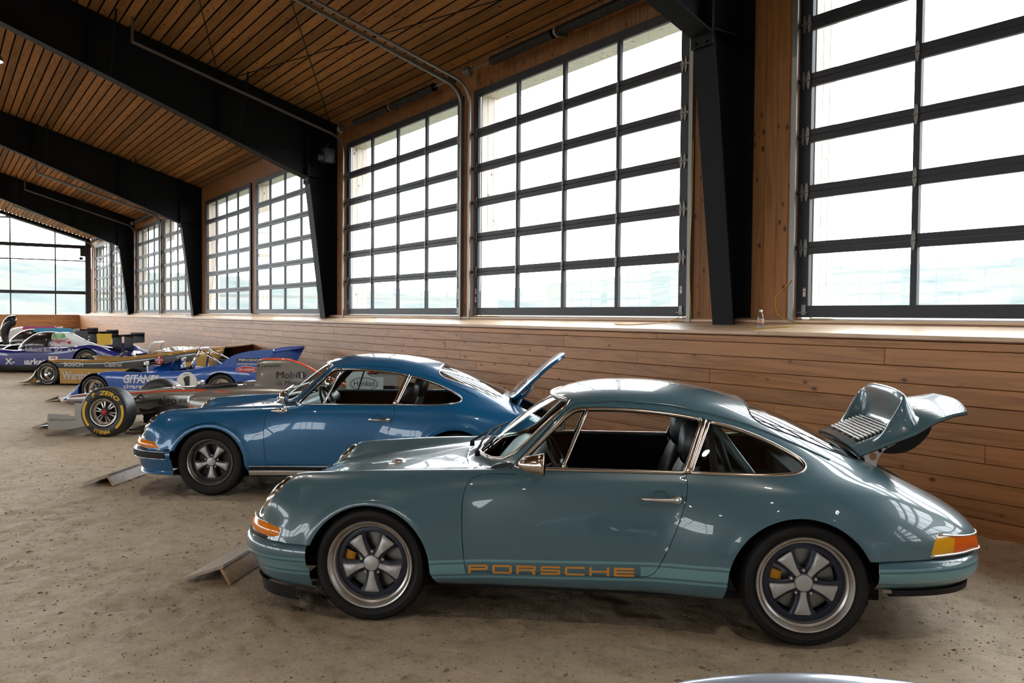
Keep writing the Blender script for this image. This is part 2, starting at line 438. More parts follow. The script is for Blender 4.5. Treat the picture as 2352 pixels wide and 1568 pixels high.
# overhead glazed doors
def rail_profile(L, h, t=0.05):
    return MB().bbox(0, L, 0, t, 0, h, 0.004)
DOORW = DW + 0.17
ME = {}
ME['rail'] = {}
def rail_mesh(h):
    k = round(h, 4)
    if k not in ME['rail']: ME['rail'][k] = rail_profile(DW, h).mesh('rail', M['frame'])
    return ME['rail'][k]
ME['stile'] = MB().bbox(0, 0.140, 0, 0.05, 1.661, 5.15, 0.004).mesh('stile', M['frame'])
PW = (DW-0.18)/4
ME['mullion'] = MB().bbox(0, 0.06, 0.002, 0.05, 1.70, 5.10, 0.004).mesh('mullion', M['frame'])
def pane_mesh(h):
    return MB().box(-0.004, PW+0.004, 0.026, 0.032, -0.004, h+0.004).mesh('pane', M['pane'])
ME['pane'] = [pane_mesh(ROWZ[2*i+1]-ROWZ[2*i]) for i in range(6)]
def hinge_geo(double):
    m = MB()
    for k in ((-0.052, 0.0) if double else (0.0,)):
        for s in (1, -1):
            m.prism([(k-0.022, 0.0), (k+0.022, 0.0), (k+0.016, s*0.045), (k+0.007, s*0.085), (k-0.007, s*0.085), (k-0.016, s*0.045)], 'y', -0.012, -0.004)
        m.tube([(k-0.02, -0.016, 0), (k+0.02, -0.016, 0)], 0.008, 6)
    if double: m.tube([(-0.125, -0.018, 0), (0.03, -0.018, 0)], 0.006, 6).lathe([(0.0, -0.012), (0.022, -0.012), (0.022, 0.012), (0.0, 0.012)], 10, 'x', (-0.115, -0.018, 0))
    return m
ME['hinge2L'] = hinge_geo(True).mesh('hinge', M['galv_dull'])
_h = hinge_geo(True); _h.v = [(-x, y, z) for x, y, z in _h.v]; _h.f = [f[::-1] for f in _h.f]
ME['hinge2R'] = _h.mesh('hinge', M['galv_dull'])
ME['hinge1'] = hinge_geo(False).mesh('hinge', M['galv_dull'])
def track_geo(mirror):
    """vertical channel, bend and run under the roof slope; local x = 0 at the door edge"""
    path = [(6.90, 1.60), (6.90, 3.4), (6.90, 4.95)]
    cy, cz, rr = 6.90-0.38, 4.95, 0.38
    a_end = math.pi/2 - math.atan(0.305)
    for i in range(1, 9):
        a = (math.pi/2 - 0) * 0 + a_end*i/8 + 0.0
        path.append((cy + rr*math.cos(a), cz + rr*math.sin(a)))
    y, z = path[-1]
    while y > 3.2:
        path.append((y, z)) if False else None
        y -= 0.62; z += 0.62*0.305; path.append((y, z))
    m = MB(); s = -1 if mirror else 1
    # C section: web + two lips, swept in the y/z plane
    sec = [(0.0, 0.03), (0.0, -0.025), (0.004, -0.025), (0.004, 0.026), (0.052, 0.026), (0.052, 0.008), (0.056, 0.008), (0.056, 0.03)]
    rows = []
    for i, (py, pz) in enumerate(path):
        a = Vector(path[min(i+1, len(path)-1)]) - Vector(path[max(i-1, 0)])
        a.normalize(); nx = Vector((a.y, -a.x))
        rows.append([(s*(-0.075 + q[0]), py - nx.x*q[1], pz - nx.y*q[1]) for q in sec])
    m.grid(rows, closed=True)
    return m, path[-1]
_t, TEND = track_geo(False); ME['trackL'] = _t.mesh('track', M['galv'])
_t, _ = track_geo(True); ME['trackR'] = _t.mesh('track', M['galv'])
def hanger_geo():
    y, z = TEND
    m = MB(); zc = ceil_z(y)
    m.box(-0.07, -0.066, y-0.02, y+0.02, z-0.03, zc); m.box(-0.07, -0.03, y+0.016, y+0.02, z-0.03, zc)
    return m
ME['hanger'] = hanger_geo().mesh('hanger', M['galv_dull'])
def spring_geo(L):
    m = MB(); n = int(L/0.02)
    prof = [(0.05, 0)] + [(0.062 + (0.006 if i % 2 else -0.002), L*i/n) for i in range(n+1)] + [(0.05, L)]
    m.lathe(prof, 12, 'x')
    return m
ME['spring'] = spring_geo(1.5).mesh('torsion_spring', M['spring'])
ME['shaft'] = MB().tube([(0, 0, 0), (DOORW+0.1, 0, 0)], 0.014, 8).lathe([(0.02, 0.04), (0.085, 0.04), (0.085, 0.09), (0.06, 0.11), (0.05, 0.16), (0.02, 0.16)], 14, 'x')\
    .lathe([(0.02, 2.33), (0.075, 2.33), (0.075, 2.37), (0.02, 2.37)], 14, 'x').lathe([(0.02, 4.42), (0.05, 4.42), (0.06, 4.47), (0.085, 4.49), (0.085, 4.54), (0.02, 4.54)], 14, 'x')\
    .box(2.325, 2.375, -0.02, 0.14, -0.06, 0.06).mesh('spring_shaft', M['galv_dull'])
ME['plate'] = MB().box(-0.02, 0.028, -0.01, -0.002, 0.02, 0.12).tube([(-0.06, -0.02, 0.045), (0.06, -0.02, 0.045)], 0.006, 6).mesh('bottom_bracket', M['galv'])
ME['sticker'] = MB().box(0, 0.03, -0.003, -0.0005, 0, 0.085, 0).box(0.002, 0.028, -0.004, -0.0028, 0.045, 0.055, 1).box(0.002, 0.028, -0.004, -0.0028, 0.075, 0.083, 1).mesh('warning_sticker', [M['sticker'], M['stickred']])
door_no = [0]
DOOR_LABEL = ['glazed overhead door in the far corner by the end window', 'second glazed overhead door from the far corner',
  'third glazed overhead door from the far corner, left of its bay', 'glazed overhead door partly hidden by the third black column from the front',
  'glazed overhead door beyond the second column, left of the pair', 'glazed overhead door partly hidden by the second black column',
  'glazed overhead door between the second column and the twin tracks', 'large glazed overhead door behind the teal car, left of the nearest column',
  'nearest glazed overhead door right of the nearest black column, cut by the frame']
def overhead_door(xg, full=True, tracks=True):
    door_no[0] += 1
    root = empty('door_%d' % door_no[0], (xg, DY, 0), kind='structure', label=DOOR_LABEL[door_no[0]-1] if door_no[0] <= len(DOOR_LABEL) else 'glazed overhead door outside the picture')
    def part(name, me, x, y=0.0, z=0.0): return link(name, me, root, loc=(x, y, z))
    part('stile', ME['stile'], -0.140); part('stile', ME['stile'], DW)
    for k in range(3): part('mullion', ME['mullion'], PW + k*(PW+0.06))
    part('rail', rail_mesh(ROWZ[0]-1.661), 0, 0, 1.661)
    for i in range(5):
        za, zb = ROWZ[2*i+1], ROWZ[2*i+2]; zm = (za+zb)/2
        part('rail', rail_mesh(zm-za-0.002), 0, 0, za); part('rail', rail_mesh(zb-zm-0.002), 0, 0.003, zm+0.002)
    part('rail', rail_mesh(5.15-ROWZ[11]), 0, 0, ROWZ[11])
    for i in range(6):
        for k in range(4): part('pane', ME['pane'][i], k*(PW+0.06), 0, ROWZ[2*i])
    if full:
        for i in range(5):
            zm = (ROWZ[2*i+1]+ROWZ[2*i+2])/2
            part('hinge', ME['hinge2L'], -0.03, 0, zm); part('hinge', ME['hinge2R'], DW+0.03, 0, zm)
            for k in range(3): part('hinge', ME['hinge1'], PW+0.03 + k*(PW+0.06), 0, zm)
        part('bottom_bracket', ME['plate'], -0.045, 0, 1.661); part('bottom_bracket', ME['plate'], DW+0.045, 0, 1.661)
        part('warning_sticker', ME['sticker'], -0.055, 0, 1.86); part('warning_sticker', ME['sticker'], DW+0.03, 0, 1.92)
        if door_no[0] in (7, 8): part('warning_sticker', ME['sticker'], DW+0.03 if door_no[0] == 7 else -0.055, 0, 2.0 if door_no[0] == 7 else 1.99)
    if not tracks: return root
    part('track', ME['trackL'], -0.085, -DY); part('track', ME['trackR'], DW+0.195, -DY)
    part('hanger', ME['hanger'], -0.085, -DY); part('hanger', ME['hanger'], DW+0.29, -DY)
    part('spring_shaft', ME['shaft'], -0.13, -0.16, 5.40)
    part('torsion_spring', ME['spring'], 0.62, -0.16, 5.40); part('torsion_spring', ME['spring'], 2.32, -0.16, 5.40)
    return root
for b in range(-3, 2):
    for k in range(2):
        overhead_door(DX0 + b*BP + k*DG, full=(b != -1 and (b < 1 or k == 0)), tracks=(b != -1))
for k in range(2): overhead_door(DX0 + 2*BP + k*DG, full=False)

# wall between and above the doors: vertical pine boards
wall_u = MB().box(XEND, XBACK, 7.03, 7.06, 5.19, 5.68).build('wall_right_upper', M['upper'], kind='structure', label='vertical pine boards above and between the overhead doors')
vb = {}
def vboard(x, w, z0, z1, y=7.005):
    key = (round(w, 3), round(z1-z0, 3))
    if key not in vb: vb[key] = MB().bbox(0.0015, w-0.0015, 0, 0.03, 0, z1-z0, 0.003).mesh('wall_board', M['upper'])
    link('wall_board', vb[key], wall_u, loc=(x, y, z0))
edges = [XEND+0.3]
for b in range(-3, 3):
    for k in range(2): edges += [DX0+b*BP+k*DG-0.139, DX0+b*BP+k*DG+DW+0.139]
edges.append(XBACK)
for a, b_ in zip(edges[0::2], edges[1::2]):
    w = b_-a
    if w <= 0.02: continue
    n = max(1, round(w/0.14)); 
    MB().box(a, b_, 7.036, 7.06, 1.6, 5.2).build('wall_core', M['upper'], wall_u)
    if b_ < 5:
        for i in range(n): vboard(a+w*i/n, w/n, 1.60, 5.6)
# the boards over the doors, joined for each bay
hd = MB(); x = XEND+0.3
while x < XBACK:
    hd.bbox(x+0.0015, x+0.1385, 7.006, 7.032, 5.155, 5.655, 0.003); x += 0.14
hd.build('header_boards', M['upper'], wall_u, kind='stuff')
# reveals outside each door
rv = 0
for b in range(-3, 3):
    for k in range(2):
        xg = DX0+b*BP+k*DG
        j = empty('trim_%d' % (b*2+k+20), (xg, 0, 0), kind='structure', label='pale weathered reveal boards outside an overhead door')
        for q in range(3):
            for nm, xx in (('jamb_board', -0.03), ('jamb_board', DW)):
                MB().bbox(xx, xx+0.03, 7.03+q*0.108, 7.03+q*0.108+0.105, 1.62, 5.12, 0.003).build(nm, M['jamb'], j)
        MB().bbox(-0.03, DW+0.03, 7.03, 7.35, 5.05, 5.12, 0.004).build('soffit_board', M['jamb'], j)

# ceiling: dark backing with pine boards laid along the hall
cb = MB()
def slab(x0, x1, ya, yb, lift, t, mi=0):
    za, zb = ceil_z(ya)+lift, ceil_z(yb)+lift
    return [(x0,ya,za),(x1,ya,za),(x1,yb,zb),(x0,yb,zb),(x0,ya,za+t),(x1,ya,za+t),(x1,yb,zb+t),(x0,yb,zb+t)], [(0,3,2,1),(4,5,6,7),(0,1,5,4),(1,2,6,5),(2,3,7,6),(3,0,4,7)]
for ya, yb in ((7.9, YRIDGE), (YOPP-0.9, YRIDGE)):
    k = 0.305
    za = ceil_z(6.96)+0.11 - k*0.94; zb = ceil_z(YRIDGE)+0.11
    s = [(XEND-0.6,ya,za),(XBACK+0.6,ya,za),(XBACK+0.6,yb,zb),(XEND-0.6,yb,zb)]
    cb.add([*s, *[(p[0],p[1],p[2]+0.15) for p in s]], [(0,3,2,1),(4,5,6,7),(0,1,5,4),(1,2,6,5),(2,3,7,6),(3,0,4,7)])
ceiling = cb.build('ceiling', M['gapblack'], kind='structure', label='pitched timber ceiling with dark gaps between the boards')
cm = {}
NB = 34; rnd = random.Random(21); rest = MB()
bayx = [XEND] + COLX + [XBACK]
nrow = 0
for j in range(90):
    y1 = 6.96 - 0.174*j; y0 = y1 - 0.144
    if y0 < YRIDGE: break
    for bi in range(len(bayx)-1):
        xa, xb = bayx[bi], bayx[bi+1]
        cut = xa + (xb-xa)*rnd.uniform(0.15, 0.85)
        if j < NB and bi < 4:
            key = (bi,)
            if key not in cm:
                z0 = 0.305*0.144
                cm[key] = MB().add([(0,0,z0),(xb-xa-0.004,0,z0),(xb-xa-0.004,0.144,0),(0,0.144,0),(0,0,z0+0.012),(xb-xa-0.004,0,z0+0.012),(xb-xa-0.004,0.144,0.012),(0,0.144,0.012)],
                    [(0,3,2,1),(4,5,6,7),(0,1,5,4),(1,2,6,5),(2,3,7,6),(3,0,4,7)]).mesh('ceiling_board', M['ceil'])
            link('ceiling_board', cm[key], ceiling, loc=(xa, y0, ceil_z(y1)))
        else:
            rest.add(*slab(xa, xb-0.004, y0, y1, 0.0, 0.012))
        v, f = slab(xa, xb-0.004, y0, y1, 0.0, 0.012)
        rest.add([(p[0], 2*YRIDGE-p[1], p[2]) for p in v], [q[::-1] for q in f])
rest.build('ceiling_boards_far', M['ceil'], ceiling, kind='stuff')

# black steel portal frames
def portal(x, no, vis):
    root = empty('steel_frame', (x, 0, 0), kind='structure', label=vis)
    def rz(y): return 4.502 + 0.388*(6.34-y) if y > 0.0 else 4.502 + 0.388*6.34 + 0.325*(0-y)
    top = lambda y: ceil_z(y) - 0.012
    for s in (1, -1):
        def T(y): return y if s == 1 else 2*YRIDGE - y
        # tapered column: outer flange at the wall, inner flange leaning in
        kneey, basey = 6.38, 6.74; oy = 6.995
        web = MB(); 
        web.prism([(T(basey), 1.57), (T(oy), 1.57), (T(oy), ceil_z(oy)-0.02), (T(kneey), ceil_z(kneey)-0.02), (T(kneey), 4.52)], 'x', -0.006, 0.006)
        web.build('column_web', M['steel'], root)
        fl = MB()
        fl.add([(-0.14,T(basey),1.56),(0.14,T(basey),1.56),(0.14,T(kneey),4.50),(-0.14,T(kneey),4.50),(-0.14,T(basey+0.018),1.56),(0.14,T(basey+0.018),1.56),(0.14,T(kneey+0.018),4.50),(-0.14,T(kneey+0.018),4.50)],
               [(0,1,2,3),(7,6,5,4),(4,5,1,0),(5,6,2,1),(6,7,3,2),(7,4,0,3)])
        fl.build('column_inner_flange', M['steel'], root)
        MB().box(-0.14, 0.14, T(oy)-0.009, T(oy)+0.009, 1.56, 5.63).build('column_outer_flange', M['steel'], root)
        MB().box(-0.14, 0.14, min(T(kneey), T(oy)), max(T(kneey), T(oy)), 4.505, 4.521).build('knee_stiffener', M['steel'], root)
        MB().box(-0.14, 0.14, min(T(kneey-0.02), T(kneey+0.012)), max(T(kneey-0.02), T(kneey+0.012)), 4.36, 5.80).build('end_plate', M['steel'], root)
        bo = MB()
        for bx in (-0.07, 0.07):
            for bz in (4.40, 4.60, 5.2, 5.5): bo.lathe([(0, -0.02), (0.016, -0.02), (0.016, 0.0), (0, 0.0)], 6, 'y', (bx, T(kneey-0.02) if s == 1 else T(kneey-0.02)+0.02, bz))
        bo.build('bolt', M['steel'], root)
        ys = [6.36, 4, 2, 0, -2, -4, -6, YRIDGE]
        web = MB().prism([(T(y), rz(y)) for y in ys] + [(T(y), top(y)) for y in ys[::-1]], 'x', -0.006, 0.006)
        web.build('rafter_web', M['steel'], root)
        fb = MB().grid([[(-0.14, T(y), rz(y)), (0.14, T(y), rz(y)), (0.14, T(y), rz(y)-0.02), (-0.14, T(y), rz(y)-0.02)] for y in ys], closed=True)
        fb.build('rafter_bottom_flange', M['steel'], root)
        MB().grid([[(-0.14, T(y), top(y)-0.016), (0.14, T(y), top(y)-0.016), (0.14, T(y), top(y)), (-0.14, T(y), top(y))] for y in (6.99, 2, YRIDGE+0.01)], closed=True).build('rafter_top_flange', M['steel'], root)
        for sy in (4.6, 2.3, -0.4):
            MB().box(-0.12, 0.12, T(sy)-0.005, T(sy)+0.005, rz(sy), top(sy)-0.016).build('web_stiffener', M['steel'], root)
            # flange brace up to the roof
            MB().tube([(0.13, T(sy+0.35), rz(sy+0.35)), (0.75, T(sy+0.35), ceil_z(sy+0.35)-0.01)], 0.02, 4).build('flange_brace', M['steel'], root)
    return root
PL = ['fourth black steel portal frame, farthest one before the end window', 'third black steel portal frame with a tapered column', 'second black steel portal frame with a tapered column behind the blue coupe', 'nearest black steel column and frame, right of the large overhead doors']
for i, x in enumerate(COLX):
    portal(x, i, PL[i] if i < 4 else 'black steel portal frame outside the picture')

# end wall: low pine wall and a gable of glass
wall_e = MB().box(XEND, -51.03, YOPP, KW, 0, 1.50).build('wall_end', M['black'], kind='structure', label='orange pine kick wall under the far gable window')
for i in range(len(zs)-1):
    z1, z0 = zs[i], max(zs[i+1], 0)
    if z1 < 0.02: break
    for ya, yb in ((-23.9, -18), (-18, -13), (-13, -9), (-9, -5), (-5, -1.5), (-1.5, 2.6), (2.6, KW)):
        MB().bbox(-51.03, -51.0, ya+0.002, yb-0.002, z0+0.002, z1-0.002, 0.003).build('board', M['kick_y'], wall_e)
MB().bbox(XEND-0.05, -50.99, YOPP, KW+0.5, 1.49, 1.535, 0.004).build('ledge_board', M['ledge_y'], wall_e)
win = empty('window_1', (XEND, 0, 0), kind='structure', label='tall gable window of the far end wall, wooded hill behind')
XG = 0.0
ms = [5.29, 3.21, 1.13, -0.95, -3.03, -5.1, -7.2, -9.3, -11.4, -13.5, -15.5, -17.6, -19.7, -21.8]
for y in ms: MB().bbox(-0.05, 0.05, y-0.03, y+0.03, 1.53, ceil_z(y)-0.1, 0.004).build('mullion', M['frame'], win)
for z, t in ((2.64, 0.17), (5.12, 0.19), (4.42, 0.06)):
    MB().bbox(-0.06, 0.06, YOPP, 6.95, z, z+t, 0.004).build('transom', M['frame'], win)
MB().bbox(-0.05, 0.05, YOPP+5, 3.21, 6.55, 6.62, 0.004).build('transom', M['frame'], win)
zl = [1.53, 2.64, 4.42, 5.12]
yl = [6.95] + ms + [YOPP]
for a, b_ in zip(yl, yl[1:]):
    for i, z in enumerate(zl):
        if i < 3:
            MB().box(-0.004, 0.004, b_+0.02, a-0.02, z+0.03, zl[i+1]+0.02).build('pane', M['pane'], win)
        else:
            MB().prism([(a-0.02, 5.28), (a-0.02, ceil_z(a)-0.05), (b_+0.02, ceil_z(b_)-0.05), (b_+0.02, 5.28)], 'x', -0.004, 0.004).build('pane', M['pane'], win)
for s in (1, -1):
    T = lambda y: y if s == 1 else 2*YRIDGE-y
    MB().grid([[(-0.15, T(y), ceil_z(y)-0.16), (0.1, T(y), ceil_z(y)-0.16), (0.1, T(y), ceil_z(y)), (-0.15, T(y), ceil_z(y))] for y in (6.99, YRIDGE)], closed=True).build('gable_rafter', M['steel'], win)
MB().bbox(-0.1, 0.25, 6.72, 7.0, 1.55, 5.6, 0.006).build('corner_post', M['frame'], win)
MB().bbox(0.1, 0.45, 6.45, 6.85, 4.7, 5.1, 0.01).lathe([(0, 0), (0.09, 0), (0.09, 0.14), (0, 0.14)], 12, 'z', (0.3, 6.5, 4.5)).build('door_opener', M['frame'], win)

# opposite side and back of the hall (behind the camera, seen in the paint)
wall_l = MB().box(XEND, XBACK, YOPP-0.3, YOPP+0.56, 0, 1.524).build('wall_left', M['kick'], kind='structure', label='opposite pine kick wall outside the picture')
wl = MB(); prev = XEND
for a, b_ in zip([XEND] + edges[1:-1:2], edges[0::2]): pass
for i in range(0, len(edges), 2):
    wl.box(edges[i], edges[i+1], YOPP-0.1, YOPP, 1.5, 5.66)
wl.box(XEND, XBACK, YOPP-0.1, YOPP, 5.15, 5.68); wl.build('wall_board', M['upper'], wall_l)
for b in range(-3, 3):
    for k in range(2):
        xg = DX0+b*BP+k*DG
        d = empty('door_%d' % (20+b*2+k), (xg, YOPP, 0), kind='structure', label='glazed overhead door of the opposite side, outside the picture')
        g = MB()
        for q in range(3): g.box(PW+q*(PW+0.06), PW+0.06+q*(PW+0.06), -0.05, 0, 1.6, 5.15)
        g.box(-0.12, 0, -0.05, 0, 1.6, 5.15).box(DW, DW+0.12, -0.05, 0, 1.6, 5.15)
        g.box(0, DW, -0.05, 0, 1.6, 1.773); g.box(0, DW, -0.05, 0, 5.033, 5.15)
        for i in range(5): g.box(0, DW, -0.05, 0, ROWZ[2*i+1], ROWZ[2*i+2])
        g.build('door_frame', M['frame'], d)
        MB().box(0, DW, -0.03, -0.025, 1.7, 5.1).build('pane', M['pane'], d)
MB().prism([(YOPP, 0), (7.0, 0), (7.0, 5.65), (YRIDGE, ceil_z(YRIDGE)+0.1), (YOPP, 5.65)], 'x', XBACK, XBACK+0.15).build('wall_back', M['upper'], kind='structure', label='boarded end wall behind the camera')

# bracing rods under the roof and wires
br = MB().tube([(-16.9, 4.6, ceil_z(4.6)-0.2), (-6.1, 0.6, ceil_z(0.6)-0.2)], 0.009, 6).build('bracing_rod', M['steel'], label='thin black bracing rod rising under the ceiling from the second frame', cat='rod')
MB().tube([(-16.85, 4.75, ceil_z(4.75)-0.1), (-6.2, 6.75, ceil_z(6.75)-0.1)], 0.009, 6).build('bracing_rod', M['steel'], label='thin black bracing rod slanting along the ceiling toward the nearest column', cat='rod')
MB().tube([(-16.7, 6.8, ceil_z(6.8)-0.12), (-8.0, 2.0, ceil_z(2.0)-0.12)], 0.009, 6).build('bracing_rod', M['steel'], label='thin black bracing rod crossing the ceiling above the twin door tracks', cat='rod')

# ceiling lamps
lamp_xy = [(x, y) for x in (-43.5, -32.5, -21.48, -10.5, 0.5, 11.5) for y in (1.07, -8.0, -17.0)]
for i, (x, y) in enumerate(lamp_xy):
    z = ceil_z(y)-0.40
    l = empty('ceiling_lamp', (x, y, z), label=['round ceiling lamp cut by the left edge of the picture' if (x, y) == (-21.48, 1.07) else 'round ceiling lamp outside the picture'][0], cat='lamp', group='ceiling lamps')
    MB().lathe([(0, 0.2), (0.06, 0.2), (0.17, 0.1), (0.2, 0.0), (0.185, 0.0), (0.16, 0.02)], 24, 'z').tube([(0, 0, 0.2), (0, 0, 0.41)], 0.012, 6).build('lamp_housing', M['galv_dull'], l, angle=30)
    MB().lathe([(0.0, 0.012), (0.16, 0.014)], 24, 'z').build('diffuser', M['lamp'], l)

# outdoors: meadow and wooded hills
MB().box(-900, 300, -500, 900, -3.0, -0.4).build('ground', M['meadow'], kind='structure', label='meadow outside the hall')
def hill(name, cx, cy, rx, ry, hgt, seed, nx=70, ny=50):
    rows = []
    for i in range(nx+1):
        r_ = []
        for j in range(ny+1):
            u, v = i/nx*2-1, j/ny*2-1
            x, y = cx+u*rx, cy+v*ry
            fall = max(0, 1-u*u)*max(0, 1-v*v)
            n = mnoise.fractal((x*0.004+seed, y*0.004, seed), 1.0, 2.0, 5)
            t = mnoise.noise((x*0.12, y*0.12, seed)) * 2.2 + mnoise.noise((x*0.05, y*0.05, seed))*3
            r_.append((x, y, -2.0 + max(0, hgt*fall**0.8*(1+0.35*n) + (t if fall > 0.02 else 0))))
        rows.append(r_)
    MB().grid(rows, flip=True).build(name, M['hill'], smooth=True, kind='structure', label='wooded hill beyond the windows, tinted for haze')
hill('hill', -460, 60, 260, 330, 21, 1.3)
hill('hill', -240, 420, 420, 240, 29, 4.1)
hill('hill', 120, 520, 300, 200, 31, 9.7)

# ------------------------------------------------------------------ rear-engined coupes
def paint_mat(name, col, col2=None, flake=0.0, rough=0.3, stripes=None):
    m, nt, b = new_mat(name); L = nt.links.new
    b.inputs['Base Color'].default_value = (*col, 1)
    b.inputs['Roughness'].default_value = rough
    b.inputs['Metallic'].default_value = flake
    b.inputs['Coat Weight'].default_value = 1.0; b.inputs['Coat Roughness'].default_value = 0.015
    b.inputs['Coat IOR'].default_value = 1.45
    if stripes:
        lo, hi, light = stripes['z'], None, stripes['col']
        tc = N(nt, 'ShaderNodeTexCoord'); sx = N(nt, 'ShaderNodeSeparateXYZ'); L(tc.outputs['Object'], sx.inputs[0])
        def band(z0, z1):
            a = N(nt, 'ShaderNodeMath', operation='GREATER_THAN', i_1=z0); c = N(nt, 'ShaderNodeMath', operation='LESS_THAN', i_1=z1)
            k = N(nt, 'ShaderNodeMath', operation='MULTIPLY'); L(zz, a.inputs[0]); L(zz, c.inputs[0]); L(a.outputs[0], k.inputs[0]); L(c.outputs[0], k.inputs[1])
            return k.outputs[0]
        sl = N(nt, 'ShaderNodeMath', operation='MULTIPLY_ADD', i_1=-0.0253, i_2=0.0253*0.417); L(sx.outputs[0], sl.inputs[0])
        ad = N(nt, 'ShaderNodeMath', operation='ADD'); L(sl.outputs[0], ad.inputs[0]); L(sx.outputs[2], ad.inputs[1]); zz = ad.outputs[0]
        t1, t2, wd = band(0.350, 0.363), band(0.262, 0.275), band(0.287, 0.339)
        # the wide band stops where the lettering sits
        xa = N(nt, 'ShaderNodeMath', operation='LESS_THAN', i_1=0.522); L(sx.outputs[0], xa.inputs[0])
        xb = N(nt, 'ShaderNodeMath', operation='GREATER_THAN', i_1=1.44); L(sx.outputs[0], xb.inputs[0])
        xo = N(nt, 'ShaderNodeMath', operation='MAXIMUM'); L(xa.outputs[0], xo.inputs[0]); L(xb.outputs[0], xo.inputs[1])
        wm = N(nt, 'ShaderNodeMath', operation='MULTIPLY'); L(wd, wm.inputs[0]); L(xo.outputs[0], wm.inputs[1])
        s1 = N(nt, 'ShaderNodeMath', operation='MAXIMUM'); L(t1, s1.inputs[0]); L(t2, s1.inputs[1])
        s2 = N(nt, 'ShaderNodeMath', operation='MAXIMUM'); L(s1.outputs[0], s2.inputs[0]); L(wm.outputs[0], s2.inputs[1])
        mx = N(nt, 'ShaderNodeMix', data_type='RGBA'); mx.inputs[6].default_value = (*col, 1); mx.inputs[7].default_value = (*light, 1)
        L(s2.outputs[0], mx.inputs[0]); L(mx.outputs[2], b.inputs['Base Color'])
    return m
M['chrome'] = pmat('polished_chrome', (0.75, 0.74, 0.72), 0.08, metal=1.0)
M['nickel'] = pmat('aged_nickel', (0.62, 0.55, 0.48), 0.2, metal=1.0)
M['rubber'] = pmat('black_rubber', (0.009, 0.009, 0.010), 0.6, spec=0.25)
M['tyre'] = pmat('tyre_rubber', (0.009, 0.009, 0.010), 0.62, spec=0.3, bump=(90, 0.05))
M['leather'] = pmat('black_leather', (0.012, 0.013, 0.018), 0.42, spec=0.5)
M['trim'] = pmat('black_interior', (0.008, 0.008, 0.009), 0.7, spec=0.3)
M['carglass'] = glass_mat('car_glass', (0.82, 0.90, 0.88), ior=1.5, boost=1.6)
M['lens'] = glass_mat('headlight_lens', (0.92, 0.94, 0.94), ior=1.5, boost=2.5)
M['amber'] = pmat('amber_lens', (0.85, 0.24, 0.01), 0.12, coat=0.6)
M['yellowlens'] = pmat('yellow_lens', (0.75, 0.36, 0.01), 0.1, coat=0.6)
M['redlens'] = pmat('orange_red_lens', (0.75, 0.12, 0.01), 0.12, coat=0.6)
M['petal'] = pmat('satin_silver_wheel', (0.50, 0.50, 0.50), 0.42, metal=0.55)
M['lip'] = pmat('anodised_rim_lip', (0.55, 0.52, 0.48), 0.33, metal=0.9)
M['navy'] = pmat('dark_blue_wheel_centre', (0.012, 0.018, 0.04), 0.4)
M['wblack'] = pmat('black_wheel_centre', (0.010, 0.010, 0.011), 0.45)
M['disc'] = pmat('brake_disc', (0.25, 0.25, 0.25), 0.35, metal=0.9)
M['caliper'] = pmat('yellow_caliper', (0.60, 0.27, 0.01), 0.4)
M['alu'] = pmat('brushed_aluminium', (0.62, 0.60, 0.57), 0.35, metal=0.9)
M['engine'] = pmat('engine_grey', (0.12, 0.12, 0.12), 0.45, metal=0.6)
M['deco'] = pmat('orange_lettering', (0.62, 0.26, 0.03), 0.4, coat=0.3)
M['white'] = pmat('white_print', (0.80, 0.79, 0.76), 0.45)
M['blackprint'] = pmat('black_print', (0.012, 0.012, 0.012), 0.45)

